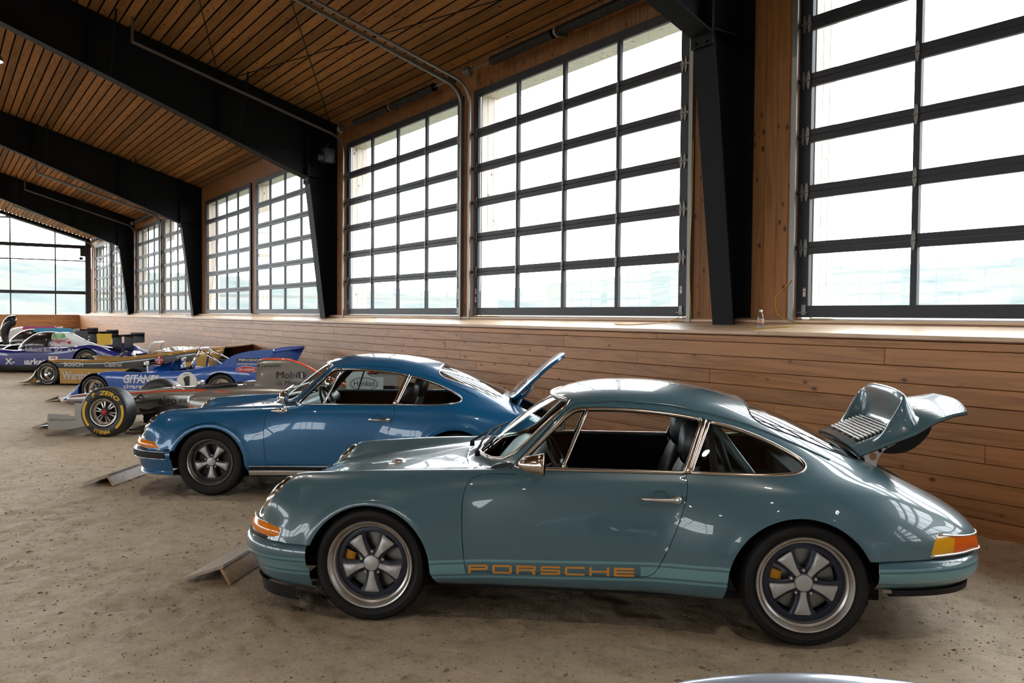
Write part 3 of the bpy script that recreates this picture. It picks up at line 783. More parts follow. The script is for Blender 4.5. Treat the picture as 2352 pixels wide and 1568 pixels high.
# control points of half the body, x to the rear from the front axle, y outward, z up
_S = lambda x, a=0.0: [(x, 0.60, 0.18), (x, 0.785+a*0.6, 0.235), (x, 0.807+a, 0.42), (x, 0.807+a, 0.57), (x, 0.793+a*0.8, 0.71), (x, 0.773+a*0.5, 0.79)]
CAGE = [
 [(-0.42,0.60,0.20),(-0.42,0.79,0.25),(-0.43,0.80,0.33),(-0.46,0.80,0.41),(-0.56,0.765,0.415),(-0.66,0.69,0.42),(-0.73,0.60,0.425),(-0.775,0.52,0.43),(-0.80,0.42,0.43),(-0.825,0.22,0.43),(-0.83,0,0.43)],
 [(-0.40,0.60,0.20),(-0.40,0.79,0.26),(-0.40,0.80,0.36),(-0.44,0.795,0.47),(-0.53,0.757,0.50),(-0.62,0.69,0.52),(-0.69,0.60,0.525),(-0.738,0.51,0.518),(-0.768,0.41,0.508),(-0.797,0.22,0.502),(-0.80,0,0.502)],
 [(-0.36,0.60,0.20),(-0.36,0.79,0.26),(-0.36,0.80,0.38),(-0.40,0.79,0.51),(-0.475,0.752,0.575),(-0.545,0.69,0.622),(-0.597,0.60,0.640),(-0.65,0.505,0.615),(-0.680,0.405,0.585),(-0.71,0.22,0.572),(-0.715,0,0.572)],
 [(-0.32,0.60,0.20),(-0.32,0.79,0.26),(-0.32,0.80,0.40),(-0.345,0.787,0.545),(-0.40,0.750,0.645),(-0.45,0.69,0.715),(-0.492,0.605,0.748),(-0.53,0.51,0.705),(-0.56,0.415,0.645),(-0.59,0.22,0.634),(-0.595,0,0.636)],
 [(-0.20,0.60,0.19),(-0.20,0.79,0.26),(-0.20,0.80,0.41),(-0.215,0.787,0.555),(-0.24,0.755,0.668),(-0.26,0.70,0.745),(-0.28,0.615,0.776),(-0.31,0.525,0.742),(-0.33,0.435,0.694),(-0.365,0.23,0.688),(-0.375,0,0.692)],
 [(0,0.60,0.185),(0,0.79,0.26),(0,0.80,0.42),(0,0.788,0.56),(0,0.758,0.685),(0,0.705,0.765),(0,0.63,0.796),(0,0.55,0.772),(-0.02,0.46,0.738),(-0.04,0.25,0.735),(-0.05,0,0.740)],
 [(0.30,0.60,0.18),(0.30,0.785,0.25),(0.30,0.80,0.42),(0.28,0.792,0.565),(0.28,0.765,0.70),(0.28,0.717,0.78),(0.28,0.648,0.808),(0.28,0.577,0.794),(0.26,0.49,0.773),(0.22,0.27,0.773),(0.20,0,0.778)],
 [(0.50,0.60,0.18),(0.50,0.785,0.24),(0.50,0.803,0.42),(0.50,0.798,0.57),(0.50,0.775,0.71),(0.50,0.735,0.79),(0.535,0.675,0.818),(0.545,0.615,0.816),(0.51,0.535,0.808),(0.42,0.30,0.803),(0.385,0,0.803)],
 [(0.70,0.60,0.18),(0.70,0.785,0.235),(0.70,0.806,0.42),(0.70,0.803,0.57),(0.70,0.787,0.71),(0.70,0.757,0.79),(0.72,0.715,0.828),(0.715,0.655,0.834),(0.655,0.575,0.842),(0.52,0.31,0.852),(0.475,0,0.855)],
 _S(0.88) + [(0.88,0.738,0.832),(0.885,0.664,0.912),(0.865,0.580,1.002),(0.745,0.32,1.03),(0.70,0,1.038)],
 _S(1.06) + [(1.06,0.742,0.834),(1.07,0.650,1.0),(1.065,0.560,1.152),(0.98,0.33,1.198),(0.945,0,1.212)],
 _S(1.20) + [(1.20,0.743,0.835),(1.20,0.648,1.01),(1.18,0.556,1.170),(1.15,0.335,1.243),(1.13,0,1.258)],
 _S(1.42) + [(1.42,0.744,0.835),(1.42,0.650,1.01),(1.42,0.558,1.168),(1.42,0.34,1.253),(1.42,0,1.271)],
 _S(1.70,0.004) + [(1.70,0.747,0.836),(1.70,0.655,0.99),(1.70,0.562,1.138),(1.70,0.345,1.231),(1.70,0,1.252)],
 _S(1.95,0.012) + [(1.95,0.754,0.838),(1.95,0.665,0.965),(1.95,0.570,1.085),(1.95,0.35,1.180),(1.95,0,1.204)],
 _S(2.20,0.018)[:5] + [(2.20,0.790,0.778),(2.20,0.752,0.832),(2.20,0.670,0.918),(2.20,0.572,1.005),(2.20,0.355,1.092),(2.20,0,1.118)],
 _S(2.45,0.012)[:4] + [(2.45,0.800,0.685),(2.45,0.775,0.755),(2.45,0.732,0.803),(2.45,0.650,0.860),(2.45,0.555,0.916),(2.45,0.355,0.985),(2.45,0,1.008)],
 [(2.68,0.60,0.25),(2.68,0.77,0.30),(2.68,0.795,0.44),(2.69,0.797,0.55),(2.70,0.777,0.64),(2.70,0.742,0.715),(2.70,0.693,0.770),(2.70,0.615,0.808),(2.70,0.53,0.835),(2.70,0.355,0.868),(2.70,0,0.882)],
 [(2.86,0.55,0.30),(2.87,0.72,0.34),(2.89,0.755,0.42),(2.91,0.763,0.49),(2.92,0.745,0.565),(2.92,0.712,0.630),(2.92,0.660,0.685),(2.92,0.585,0.720),(2.92,0.50,0.740),(2.92,0.34,0.758),(2.92,0,0.768)],
 [(2.98,0.50,0.34),(3.00,0.64,0.38),(3.03,0.68,0.43),(3.055,0.69,0.475),(3.07,0.682,0.525),(3.08,0.660,0.570),(3.085,0.615,0.608),(3.09,0.55,0.632),(3.095,0.47,0.645),(3.10,0.33,0.655),(3.105,0,0.660)],
 [(3.06,0.46,0.36),(3.09,0.56,0.40),(3.115,0.60,0.44),(3.135,0.615,0.470),(3.15,0.61,0.505),(3.16,0.595,0.535),(3.167,0.56,0.556),(3.172,0.505,0.567),(3.178,0.44,0.573),(3.185,0.31,0.578),(3.19,0,0.58)],
 [(3.08,0.45,0.37),(3.11,0.54,0.41),(3.135,0.585,0.44),(3.155,0.60,0.455),(3.165,0.595,0.46),(3.178,0.58,0.465),(3.187,0.55,0.468),(3.193,0.50,0.47),(3.20,0.43,0.47),(3.208,0.30,0.47),(3.212,0,0.47)],
]
def sstep(a, b, x):
    t = min(1, max(0, (x-a)/(b-a))); return t*t*(3-2*t)
def poly_sd(poly):
    """signed distance to a closed 2D polygon, negative inside"""
    n = len(poly); P = [(poly[i], poly[(i+1) % n]) for i in range(n)]
    x0 = min(p[0] for p in poly)-0.25; x1 = max(p[0] for p in poly)+0.25; y0 = min(p[1] for p in poly)-0.25; y1 = max(p[1] for p in poly)+0.25
    def fn(x, y):
        if x < x0 or x > x1 or y < y0 or y > y1: return 1.0
        best = 1e9; inside = False
        for (ax, ay), (bx, by) in P:
            dx, dy = bx-ax, by-ay
            l2 = dx*dx+dy*dy
            t = ((x-ax)*dx+(y-ay)*dy)/l2 if l2 > 0 else 0
            t = 0 if t < 0 else 1 if t > 1 else t
            ex, ey = x-ax-t*dx, y-ay-t*dy
            d = ex*ex+ey*ey
            if d < best: best = d
            if (ay > y) != (by > y) and x < ax+(y-ay)/(by-ay)*dx: inside = not inside
        d = math.sqrt(best)
        return -d if inside else d
    return fn
def cut(bm, fn, faces=None):
    """split faces of bm along fn = 0; returns the faces inside (fn < 0)"""
    fs = [f for f in (faces if faces is not None else bm.faces) if f.is_valid]
    vals = {}
    for f in fs:
        for v in f.verts:
            if v not in vals: vals[v] = fn(v.co)
    eps = 1e-5
    edges = set()
    for f in fs:
        s = [vals[v] for v in f.verts]
        if min(s) < -eps and max(s) > eps:
            for e in f.edges: edges.add(e)
    zero = {v for v, d in vals.items() if abs(d) <= eps}
    for e in edges:
        a, b = e.verts
        if a not in vals or b not in vals: continue
        da, db = vals[a], vals[b]
        if (da < -eps and db > eps) or (da > eps and db < -eps):
            t = da/(da-db)
            ne, nv = bmesh.utils.edge_split(e, a, t)
            vals[nv] = 0.0; zero.add(nv)
    todo = set()
    for v in zero: todo.update(f for f in v.link_faces)
    for f in todo:
        zv = [v for v in f.verts if v in zero]
        if len(zv) == 2 and any(vals.get(v, 0) < -eps for v in f.verts) and any(vals.get(v, 0) > eps for v in f.verts):
            if not any(e.other_vert(zv[0]) is zv[1] for e in zv[0].link_edges if f in e.link_faces):
                try: bmesh.utils.face_split(f, zv[0], zv[1])
                except ValueError: pass
    base = set(vals)
    inside = []
    for f in bm.faces:
        if all(v in base for v in f.verts):
            if sum(vals[v] for v in f.verts) < 0 and max(vals[v] for v in f.verts) < 0.02: inside.append(f)
    return inside
def detach(bm, faces):
    """move faces to a new bmesh"""
    idx = {}; nb = bmesh.new()
    for f in faces:
        for v in f.verts:
            if v not in idx: idx[v] = nb.verts.new(v.co)
    for f in faces:
        try: nb.faces.new([idx[v] for v in f.verts])
        except ValueError: pass
    bmesh.ops.delete(bm, geom=faces, context='FACES')
    bmesh.ops.remove_doubles(nb, verts=nb.verts[:], dist=0.0012)
    return nb
def vnormal(v):
    n = Vector((0, 0, 0))
    for f in v.link_faces: n += f.normal*f.calc_area()
    return n.normalized() if n.length > 1e-12 else v.normal.copy()
def shell(bm, t=0.012):
    """turn the open boundary of a panel inward so it shows an edge"""
    bm.normal_update()
    be = [e for e in bm.edges if len(e.link_faces) == 1]
    nrm = {v: vnormal(v) for e in be for v in e.verts}
    r = bmesh.ops.extrude_edge_only(bm, edges=be)
    nv = [g for g in r['geom'] if isinstance(g, bmesh.types.BMVert)]
    from_pos = {}
    for v, n in nrm.items(): from_pos[tuple(round(c, 6) for c in v.co)] = n
    for v in nv:
        n = from_pos.get(tuple(round(c, 6) for c in v.co))
        if n: v.co -= n*t
    for e in be:
        if e.is_valid: e.smooth = False
    bm.normal_update()
def bm_obj(bm, name, mats, parent, smooth=True):
    me = bpy.data.meshes.new(name)
    bm.to_mesh(me); bm.free()
    for m in (mats if isinstance(mats, (list, tuple)) else [mats]): me.materials.append(m)
    if smooth: me.polygons.foreach_set('use_smooth', [True]*len(me.polygons))
    return link(name, me, parent)
def inset_edge(bm, fn, d):
    """pull the boundary of a panel back by d, away from its cut line"""
    for v in bm.verts:
        if any(len(e.link_faces) == 1 for e in v.link_edges):
            c = v.co; h = 1e-3
            if abs(fn(c)) < 2e-3:
                g = Vector((fn(c+Vector((h,0,0)))-fn(c-Vector((h,0,0))), fn(c+Vector((0,h,0)))-fn(c-Vector((0,h,0))), fn(c+Vector((0,0,h)))-fn(c-Vector((0,0,h)))))
                if g.length > 1e-9: v.co = c - g.normalized()*d

SIDEWIN = cat2([(0.775,0.842),(0.87,0.938),(0.985,1.055),(1.055,1.122),(1.10,1.143),(1.18,1.149),(1.315,1.149),(1.49,1.139),(1.66,1.120),(1.752,1.104)], 4) + [(1.758,1.09),(1.662,0.848),(1.65,0.845)]
QUARTER = [(1.695,0.852)] + [(1.795,1.088)] + cat2([(1.80,1.094),(1.92,1.066),(2.06,1.018),(2.19,0.957),(2.262,0.912),(2.272,0.890),(2.245,0.868),(2.12,0.853),(1.90,0.848),(1.70,0.847)], 4)
DOORCV = cat2([(0.80,0.815),(0.62,0.806),(0.545,0.785),(0.510,0.73),(0.500,0.57),(0.512,0.40),(0.524,0.30)], 4)[:-1] + [(0.524,0.297)] + cat2([(0.56,0.2975),(0.9,0.3005),(1.2,0.303),(1.38,0.3045),(1.455,0.309),(1.505,0.328),(1.545,0.392),(1.592,0.495),(1.635,0.612),(1.665,0.713),(1.676,0.795),(1.668,0.838)], 4) + [(1.70,0.92),(1.775,1.13),(1.60,1.172),(1.30,1.19),(1.08,1.172),(1.0,1.11),(0.90,1.0),(0.755,0.852),(0.745,0.83)]
HOODCV = cat2([(-0.815,0.30),(-0.70,0.385),(-0.50,0.425),(-0.25,0.45),(0.05,0.475),(0.28,0.495),(0.425,0.50),(0.47,0.46),(0.435,0.25),(0.412,0.0)], 5)

def grid_body(flare_f, flare_r, narrow):
    ns, nk = 9, 7
    rows = [catmull(r, nk) for r in CAGE]
    cols = list(zip(*rows))
    dense = [catmull(c, ns) for c in cols]
    rows = [list(r) for r in zip(*dense)]
    nr, nc = len(rows), len(rows[0])
    # even out ripples between the control rows
    for it in range(14):
        new = [[p.copy() for p in r] for r in rows]
        for i in range(1, nr-1):
            for k in range(0, nc):
                kk = k+1 if k < nc-1 else k-1; km = k-1 if k > 0 else k
                avg = (rows[i-1][k]+rows[i+1][k])*0.25 + (rows[i][km]+rows[i][kk])*0.25
                if k == nc-1: avg.y = 0
                if k == 0: avg = (rows[i-1][k]+rows[i+1][k])*0.5
                new[i][k] = rows[i][k].lerp(avg, 0.45)
                if k == nc-1: new[i][k].y = 0
        rows = new
    for r in rows:
        for p in r:
            zf = sstep(0.16, 0.3, p.z)
            for cx, cz, A, r1, r2 in ((0.0, 0.30, flare_f, 0.34, 0.66), (2.235, 0.30, flare_r, 0.36, 0.80)):
                d = math.hypot(p.x-cx, (p.z-cz)*(1.0 if p.z > cz else 0.75))
                p.y += A*(1-sstep(r1, r2, d))*sstep(0.45, 0.75, p.y)
                # rolled lip just above the wheel opening
                p.y += 0.010*math.exp(-((d-(r1+0.012))/0.022)**2)*sstep(0.6, 0.75, p.y)
            p.y *= narrow
    bm = bmesh.new()
    V = [[bm.verts.new(p) for p in r] for r in rows]
    W = [[V[i][k] if k == nc-1 else bm.verts.new((rows[i][k].x, -rows[i][k].y, rows[i][k].z)) for k in range(nc)] for i in range(nr)]
    for i in range(nr-1):
        for k in range(nc-1):
            bm.faces.new((V[i][k], V[i][k+1], V[i+1][k+1], V[i+1][k]))
            bm.faces.new((W[i][k], W[i+1][k], W[i+1][k+1], W[i][k+1]))
    bm.normal_update()
    return bm

def fuchs_wheel(car, x, y, z, rad, width, centre, tyre_name, caliper=True, side=-1, steer=0.0, frac=0.745):
    """side -1: outer face toward -y"""
    w = empty('wheel'); w.parent = car; w.location = (x, y, z); w.rotation_euler = (0, 0, steer)
    o = side
    rr = rad*frac
    def lat(prof, n=64): return MB().lathe([(r, o*t) for r, t in prof], n, 'y')
    h = width/2
    # t grows outward from the wheel's middle plane
    t = lat([(rr-0.012, h-0.022), (rr+0.004, h-0.012), (rr+0.02, h-0.004), (rad*0.86, h+0.004), (rad*0.93, h-0.002), (rad*0.972, h-0.018), (rad*0.992, h-0.035), (rad, h-0.055),
             (rad, 0.022), (rad-0.007, 0.020), (rad-0.007, 0.012), (rad, 0.010), (rad, -0.010), (rad-0.007, -0.012), (rad-0.007, -0.020), (rad, -0.022),
             (rad, -h+0.05), (rad*0.98, -h+0.02), (rad*0.93, -h+0.002), (rad*0.86, -h), (rr, -h+0.015)], 96)
    t.build('tyre', M['tyre'], w, smooth=True, angle=35)
    tr = MB()   # tread blocks on the shoulder
    n = 72
    for i in range(n):
        a = 2*math.pi*i/n; a2 = a + 2*math.pi/n*0.72
        pts = []
        for (r_, tt) in ((rad*0.966, h-0.016), (rad*0.999, h-0.045), (rad*1.004, h-0.075)):
            for q, sh in ((a, 0), (a2, 0)):
                sk = (h-tt)*1.6
                pts.append((math.cos(q+sk)*(r_+0.003), o*(tt+0.002), math.sin(q+sk)*(r_+0.003)))
        tr.add(pts, [(0,1,3,2),(2,3,5,4)])
    tr.build('tread', M['tyre'], w, kind='stuff')
    q = 1.0 if frac > 0.7 else 0.5
    rim = lat([(rr+0.002, h-0.014), (rr+0.006, h-0.004), (rr+0.001, h+0.003), (rr-0.006*q, h), (rr-0.010*q, h-0.008), (rr-0.016*q, h-0.016), (rr-0.020*q, h-0.028), (rr-0.030*q, h-0.034), (rr-0.034*q, h-0.06), (rr-0.05, h-0.075), (rr-0.052, -h+0.03), (rr-0.02, -h+0.01)], 72)
    rim.build('rim_lip', M['lip'], w, angle=40)
    # centre disc: ring and five ribs with open pockets between them
    ro, zo = rr-0.034*q, h-0.055; K = ro/0.197
    c = MB()
    c.lathe([(ro+0.002, o*(zo-0.006)), (ro-0.008, o*zo), (ro-0.030, o*(zo-0.002)), (ro-0.034, o*(zo-0.012)), (ro-0.034, o*(zo-0.03))], 72, 'y')
    c.lathe([(0.066*K, o*(zo-0.03)), (0.066*K, o*(zo+0.0)), (0.060*K, o*(zo+0.006)), (0.0, o*(zo+0.006))], 40, 'y')
    petal, nuts = [], []
    for k in range(5):
        a0 = math.pi/2 + (2*math.pi*k/5) + (math.pi/5 if True else 0)
        def pt(r_, ang, tt): return (r_*math.cos(ang), o*tt, r_*math.sin(ang))
        # spoke body (dark), widening to the rim
        sec = []
        for r_, hw in ((0.055*K, 0.034*K), (0.10*K, 0.036*K), (0.14*K, 0.050*K), (ro-0.028, 0.068*K)):
            da = hw/r_
            sec.append([pt(r_, a0-da, zo-0.028), pt(r_, a0-da, zo-0.004), pt(r_, a0-da*0.8, zo+0.003), pt(r_, a0+da*0.8, zo+0.003), pt(r_, a0+da, zo-0.004), pt(r_, a0+da, zo-0.028)])
        c.grid(sec)
        p = MB(); sec = []
        for r_, hw, lift in ((0.046*K, 0.014*K, 0.016), (0.075*K, 0.0165*K, 0.018), (0.11*K, 0.025*K, 0.018), (0.145*K, 0.036*K, 0.017), (0.157*K, 0.042*K, 0.014), (0.164*K, 0.040*K, 0.006)):
            da = hw/r_
            sec.append([pt(r_, a0-da, zo+0.001), pt(r_, a0-da*0.93, zo+lift-0.004), pt(r_, a0-da*0.78, zo+lift), pt(r_, a0+da*0.78, zo+lift), pt(r_, a0+da*0.93, zo+lift-0.004), pt(r_, a0+da, zo+0.001)])
        p.grid(sec).build('petal', M['petal'], w, angle=50)
        a1 = a0 + math.pi/5
        MB().lathe([(0.0, o*(zo+0.012)), (0.007, o*(zo+0.012)), (0.0095, o*(zo+0.009)), (0.0095, o*(zo-0.012))], 6, 'y', (0.0615*K*math.cos(a1), 0, 0.0615*K*math.sin(a1))).build('wheel_nut', M['chrome'], w)
    c.build('wheel_centre', centre, w, angle=40)
    MB().lathe([(0.0, o*(zo+0.027)), (0.028*K, o*(zo+0.026)), (0.040*K, o*(zo+0.022)), (0.043*K, o*(zo+0.014)), (0.043*K, o*(zo))], 36, 'y').build('hub_cap', M['petal'], w, angle=40)
    MB().lathe([(0.05, o*(zo-0.07)), (0.05, o*(zo-0.055)), (0.158*K, o*(zo-0.055)), (0.158*K, o*(zo-0.075))], 40, 'y').build('brake_disc', M['disc'] if caliper else M['wblack'], w, angle=40)
    if caliper:
        MB().lathe([(0.105, o*(zo-0.05)), (0.105, o*(zo-0.032)), (0.115, o*(zo-0.026)), (0.150, o*(zo-0.026)), (0.162, o*(zo-0.034)), (0.162, o*(zo-0.09))], 14, 'y', a0=R(158), a1=R(215)).build('brake_caliper', M['caliper'], w, angle=40)
    MB().lathe([(0.0, o*(-h+0.02)), (rr-0.03, o*(-h+0.02))], 32, 'y').build('wheel_back', M['wblack'], w)
    return w

def surf_loop(bvh, pts2, side, off=0.0, z_is=True):
    """project a side-view polyline (x, z) to the body surface on one side"""
    out = []
    for (x, z) in pts2:
        hit = bvh.ray_cast(Vector((x, side*2.0, z)), Vector((0, -side, 0)))
        if hit[0] is not None: out.append(hit[0] + hit[1]*off)
    return out
def resample(pts, st, closed=True):
    P = [Vector((a, b, 0)) for a, b in pts]
    if closed: P.append(P[0])
    out = []; acc = 0.0
    for a, b in zip(P, P[1:]):
        l = (b-a).length
        n = max(1, int(l/st))
        for i in range(n): out.append(a.lerp(b, i/n))
    if not closed: out.append(P[-1])
    return [(p.x, p.y) for p in out]

def sweep_band(path, prof, mats_idx=0):
    """path: plan points (x, y) round the nose or tail; prof: (outward, z) pairs"""
    n = len(path); rows = []
    for i, p in enumerate(path):
        a = Vector(path[min(i+1, n-1)]) - Vector(path[max(i-1, 0)]); a.normalize()
        nx = Vector((a.y, -a.x))
        rows.append([(p[0]+nx.x*q[0], p[1]+nx.y*q[0], q[1]) for q in prof])
    return rows

def coupe(name, loc, ang, paint, label, wide=True, style='teal', group=None, lid_angle=None, lite=False):
    car = empty(name, (loc[0], loc[1], 0), ang, label=label, cat='car', group=group)
    ff, fr, nar = (0.038, 0.062, 1.0) if wide else (0.014, 0.022, 0.985)
    bm = grid_body(ff, fr, nar)
    bvh0 = BVHTree.FromBMesh(bm)
    # trim everything below the sills and behind the bumpers
    def low(c): return (0.20 + 0.006*c.x) - c.z if -0.40 < c.x < 2.66 else (0.425 - c.z if c.x <= -0.40 else 0.452 - c.z)
    bmesh.ops.delete(bm, geom=[f for f in cut(bm, lambda c: c.z-(0.198+0.006*c.x), [f for f in bm.faces if f.calc_center_median().z < 0.32])], context='FACES')
    fs = [f for f in bm.faces if f.calc_center_median().x > 2.45 and f.calc_center_median().z < 0.62]
    bmesh.ops.delete(bm, geom=cut(bm, lambda c: max(c.z-0.458, 2.50-c.x), fs), context='FACES')
    fs = [f for f in bm.faces if f.calc_center_median().x < -0.2 and f.calc_center_median().z < 0.55]
    bmesh.ops.delete(bm, geom=cut(bm, lambda c: max(c.z-0.415, c.x+0.30), fs), context='FACES')
    # wheel openings
    def arch(cx, cz, r):
        def fn(c):
            dx = abs(c.x-cx)
            return (math.hypot(dx, c.z-cz)-r) if c.z > cz else dx - r - (cz-c.z)*(0.45 if c.x > cx else 0.25)
        return fn
    for fn, x0, x1 in ((arch(0.0, 0.295, 0.338 if wide else 0.330), -0.5, 0.55), (arch(2.228, 0.30, 0.360 if wide else 0.335), 1.6, 2.8)):
        fs = [f for f in bm.faces if x0 < f.calc_center_median().x < x1 and f.calc_center_median().z < 0.75 and abs(f.calc_center_median().y) > 0.5]
        bmesh.ops.delete(bm, geom=cut(bm, fn, fs), context='FACES')
    inner = MB()
    def sidefn(poly, sgn):
        sd = poly_sd(poly)
        return lambda c: sd(c.x, c.z) if c.y*sgn > 0.3 else 1.0
    glass_parts = []
    # windscreen and rear window
    def rrect(u, v, hu0, hu1, v0, v1, r):
        """rounded trapezium, half width hu0 at v0 and hu1 at v1"""
        t = (v-v0)/(v1-v0); hu = lerp(hu0, hu1, min(1.2, max(-0.2, t)))
        qx = abs(u)-(hu-r); qy = abs(v-(v0+v1)/2)-((v1-v0)/2-r)
        return min(max(qx, qy), 0)+math.hypot(max(qx, 0), max(qy, 0))-r
    ws = lambda c: rrect(c.y, c.z, 0.615*nar, 0.515*nar, 0.852, 1.188, 0.07) if c.x < 1.12 else 1.0
    rw = lambda c: rrect(c.y, c.x, 0.515*nar, 0.475*nar, 2.035, 2.64, 0.09) if c.z > 0.8 else 1.0
    for nm, fn, cond in (('windscreen', ws, lambda p: p.x < 1.15 and p.z > 0.80), ('rear_window', rw, lambda p: 1.9 < p.x < 2.8 and p.z > 0.82 and abs(p.y) < 0.6)):
        fs = [f for f in bm.faces if cond(f.calc_center_median())]
        g = detach(bm, cut(bm, fn, fs)); glass_parts.append((nm, g))
    for sgn in (-1, 1):
        for nm, poly in (('door_window', SIDEWIN), ('quarter_window', QUARTER)):
            fs = [f for f in bm.faces if f.calc_center_median().y*sgn > 0.45 and f.calc_center_median().z > 0.75 and 0.6 < f.calc_center_median().x < 2.45]
            g = detach(bm, cut(bm, sidefn(poly, sgn), fs))
            glass_parts.append((nm, g))
    # headlights
    hl_c = [Vector((-0.578, s*0.605*nar, 0.632)) for s in (-1, 1)]
    hl_n = Vector((-0.80, 0, 0.60)).normalized()
    for v in bm.verts:
        for q in hl_c:
            d = v.co-q; dn = d.dot(hl_n); rad = (d-hl_n*dn).length
            if rad < 0.2 and abs(dn) < 0.16: v.co -= hl_n*dn*(1-sstep(0.118, 0.19, rad))
    def hlfn(c):
        best = 1.0
        for q in hl_c:
            d = c-q; dn = d.dot(hl_n); rad = (d-hl_n*dn).length
            if abs(dn) < 0.12: best = min(best, rad-0.112)
        return best
    fs = [f for f in bm.faces if f.calc_center_median().x < -0.35]
    bmesh.ops.delete(bm, geom=cut(bm, hlfn, fs), context='FACES')
    # tail lamps
    tl_top = lambda y: 0.552
    def tlfn(c):
        if c.x < 2.7 or abs(c.y) < 0.25: return 1.0
        zt = 0.572 - 0.02*sstep(2.9, 3.15, c.x); zb = 0.472
        return max(zb-c.z, c.z-zt, 2.862+(c.z-zb)*0.42-c.x, 0.36-abs(c.y))
    fs = [f for f in bm.faces if f.calc_center_median().x > 2.75 and abs(f.calc_center_median().y) > 0.25]
    tl = detach(bm, cut(bm, tlfn, fs))
    # engine lid opening
    lid_poly = cat2([(2.685,0.0),(2.69,0.30),(2.72,0.43),(2.85,0.445),(3.0,0.43),(3.13,0.40),(3.175,0.32),(3.185,0.0)], 4)
    lid_poly = lid_poly + [(x, -y) for x, y in lid_poly[::-1][1:-1]]
    lsd = poly_sd(lid_poly)
    fs = [f for f in bm.faces if f.calc_center_median().x > 2.6 and abs(f.calc_center_median().y) < 0.55 and f.calc_center_median().z > 0.5]
    lid_faces = cut(bm, lambda c: lsd(c.x, c.y), fs)
    lid = detach(bm, lid_faces)
    # luggage lid
    hp = [(x, y*nar) for x, y in HOODCV]; hp = hp + [(x, -y) for x, y in hp[::-1][1:]] 
    hsd = poly_sd(hp)
    hoodfn = lambda c: hsd(c.x, c.y)
    fs = [f for f in bm.faces if f.calc_center_median().x < 0.6 and abs(f.calc_center_median().y) < 0.62 and f.calc_center_median().z > 0.40]
    hood = detach(bm, cut(bm, hoodfn, fs))
    inset_edge(hood, hoodfn, 0.0035)
    # doors
    doors = []
    for sgn in (-1, 1):
        fn = sidefn(DOORCV, sgn)
        fs = [f for f in bm.faces if f.calc_center_median().y*sgn > 0.4 and 0.4 < f.calc_center_median().x < 1.9]
        d = detach(bm, cut(bm, fn, fs)); inset_edge(d, fn, 0.0035); doors.append(d)
    # dark lining inside the cabin
    def lining(src, off=0.022):
        src.normal_update(); nb = src.copy()
        bmesh.ops.delete(nb, geom=[f for f in nb.faces if not (0.62 < f.calc_center_median().x < 2.72)], context='FACES')
        nb.normal_update()
        for v, n in [(v, vnormal(v)) for v in nb.verts]: v.co -= n*off
        bmesh.ops.reverse_faces(nb, faces=nb.faces[:])
        return nb
    if not lite:
        bm_obj(lining(bm), 'headlining', M['trim'], car)
        for d in doors: bm_obj(lining(d), 'door_card', M['trim'], car)
    bmesh.ops.remove_doubles(bm, verts=bm.verts[:], dist=0.0012)
    shell(bm, 0.014); body = bm_obj(bm, 'body', [paint], car)
    for d, nm in zip(doors, ('door', 'door')):
        shell(d); bm_obj(d, nm, [paint], car)
    shell(hood); bm_obj(hood, 'luggage_lid', [paint], car)
    for nm, g in glass_parts:
        g.normal_update()
        for v, n in [(v, v.normal.copy()) for v in g.verts]: v.co -= n*0.006
        if nm == 'door_window':
            # the main pane is wound down on the wide car; the vent pane stays
            keep = (lambda c: c.x < 1.02+(c.z-0.84)*0.45) if style == 'teal' else (lambda c: True)
            bmesh.ops.delete(g, geom=[f for f in g.faces if not keep(f.calc_center_median())], context='FACES')
            nm = 'vent_window' if style == 'teal' else nm
        if len(g.faces): bm_obj(g, nm, M['carglass'], car)
    # tail lamps in two colours
    tl.normal_update()
    for v, n in [(v, v.normal.copy()) for v in tl.verts]: v.co -= n*0.002
    for sgn in (-1, 1):
        t_ = tl.copy(); bmesh.ops.delete(t_, geom=[f for f in t_.faces if f.calc_center_median().y*sgn < 0], context='FACES')
        for f in t_.faces: f.material_index = 0 if f.calc_center_median().x < 3.0 else 1
        bm_obj(t_, 'tail_lamp', [M['yellowlens'], M['redlens']], car)
    tl.free()
    # headlights: ring, bowl and lens
    for q in hl_c:
        rot = hl_n.to_track_quat('Z', 'Y').to_matrix().to_4x4(); mt = Matrix.Translation(q) @ rot
        def hl(prof, n=40):
            b_ = MB().lathe(prof, n, 'z'); b_.v = [tuple(mt @ Vector(p)) for p in b_.v]; return b_
        hl([(0.100, 0.020), (0.108, 0.024), (0.116, 0.018), (0.120, 0.004), (0.119, -0.006), (0.110, -0.02)]).build('headlight_ring', M['nickel'] if style == 'teal' else M['chrome'], car, angle=50)
        hl([(0.0, -0.05), (0.05, -0.042), (0.085, -0.015), (0.10, 0.02)]).build('headlight_bowl', M['chrome'], car, smooth=True)
        hl([(0.0, 0.045), (0.04, 0.043), (0.075, 0.035), (0.10, 0.022)]).build('headlight_lens', M['lens'], car, smooth=True)
    metal = M['nickel'] if style == 'teal' else M['chrome']
    # window surrounds
    for sgn in (-1, 1):
        for nm, poly in (('window_trim', SIDEWIN), ('window_trim', QUARTER)):
            lp = surf_loop(bvh0, resample(poly, 0.025), sgn, 0.001)
            MB().tube(lp, 0.0105 if style == 'teal' else 0.008, 8, closed=True).build(nm, metal, car, smooth=True)
        dv = [surf_loop(bvh0, [(lerp(1.027, 1.152, i/8), lerp(0.842, 1.147, i/8))], sgn, 0.0)[0] for i in range(9)]
        MB().tube(dv, 0.010, 8).build('vent_divider', metal, car, smooth=True)
        dv = [surf_loop(bvh0, [(lerp(1.678, 1.776, i/8), lerp(0.843, 1.10, i/8))], sgn, 0.002)[0] for i in range(9)]
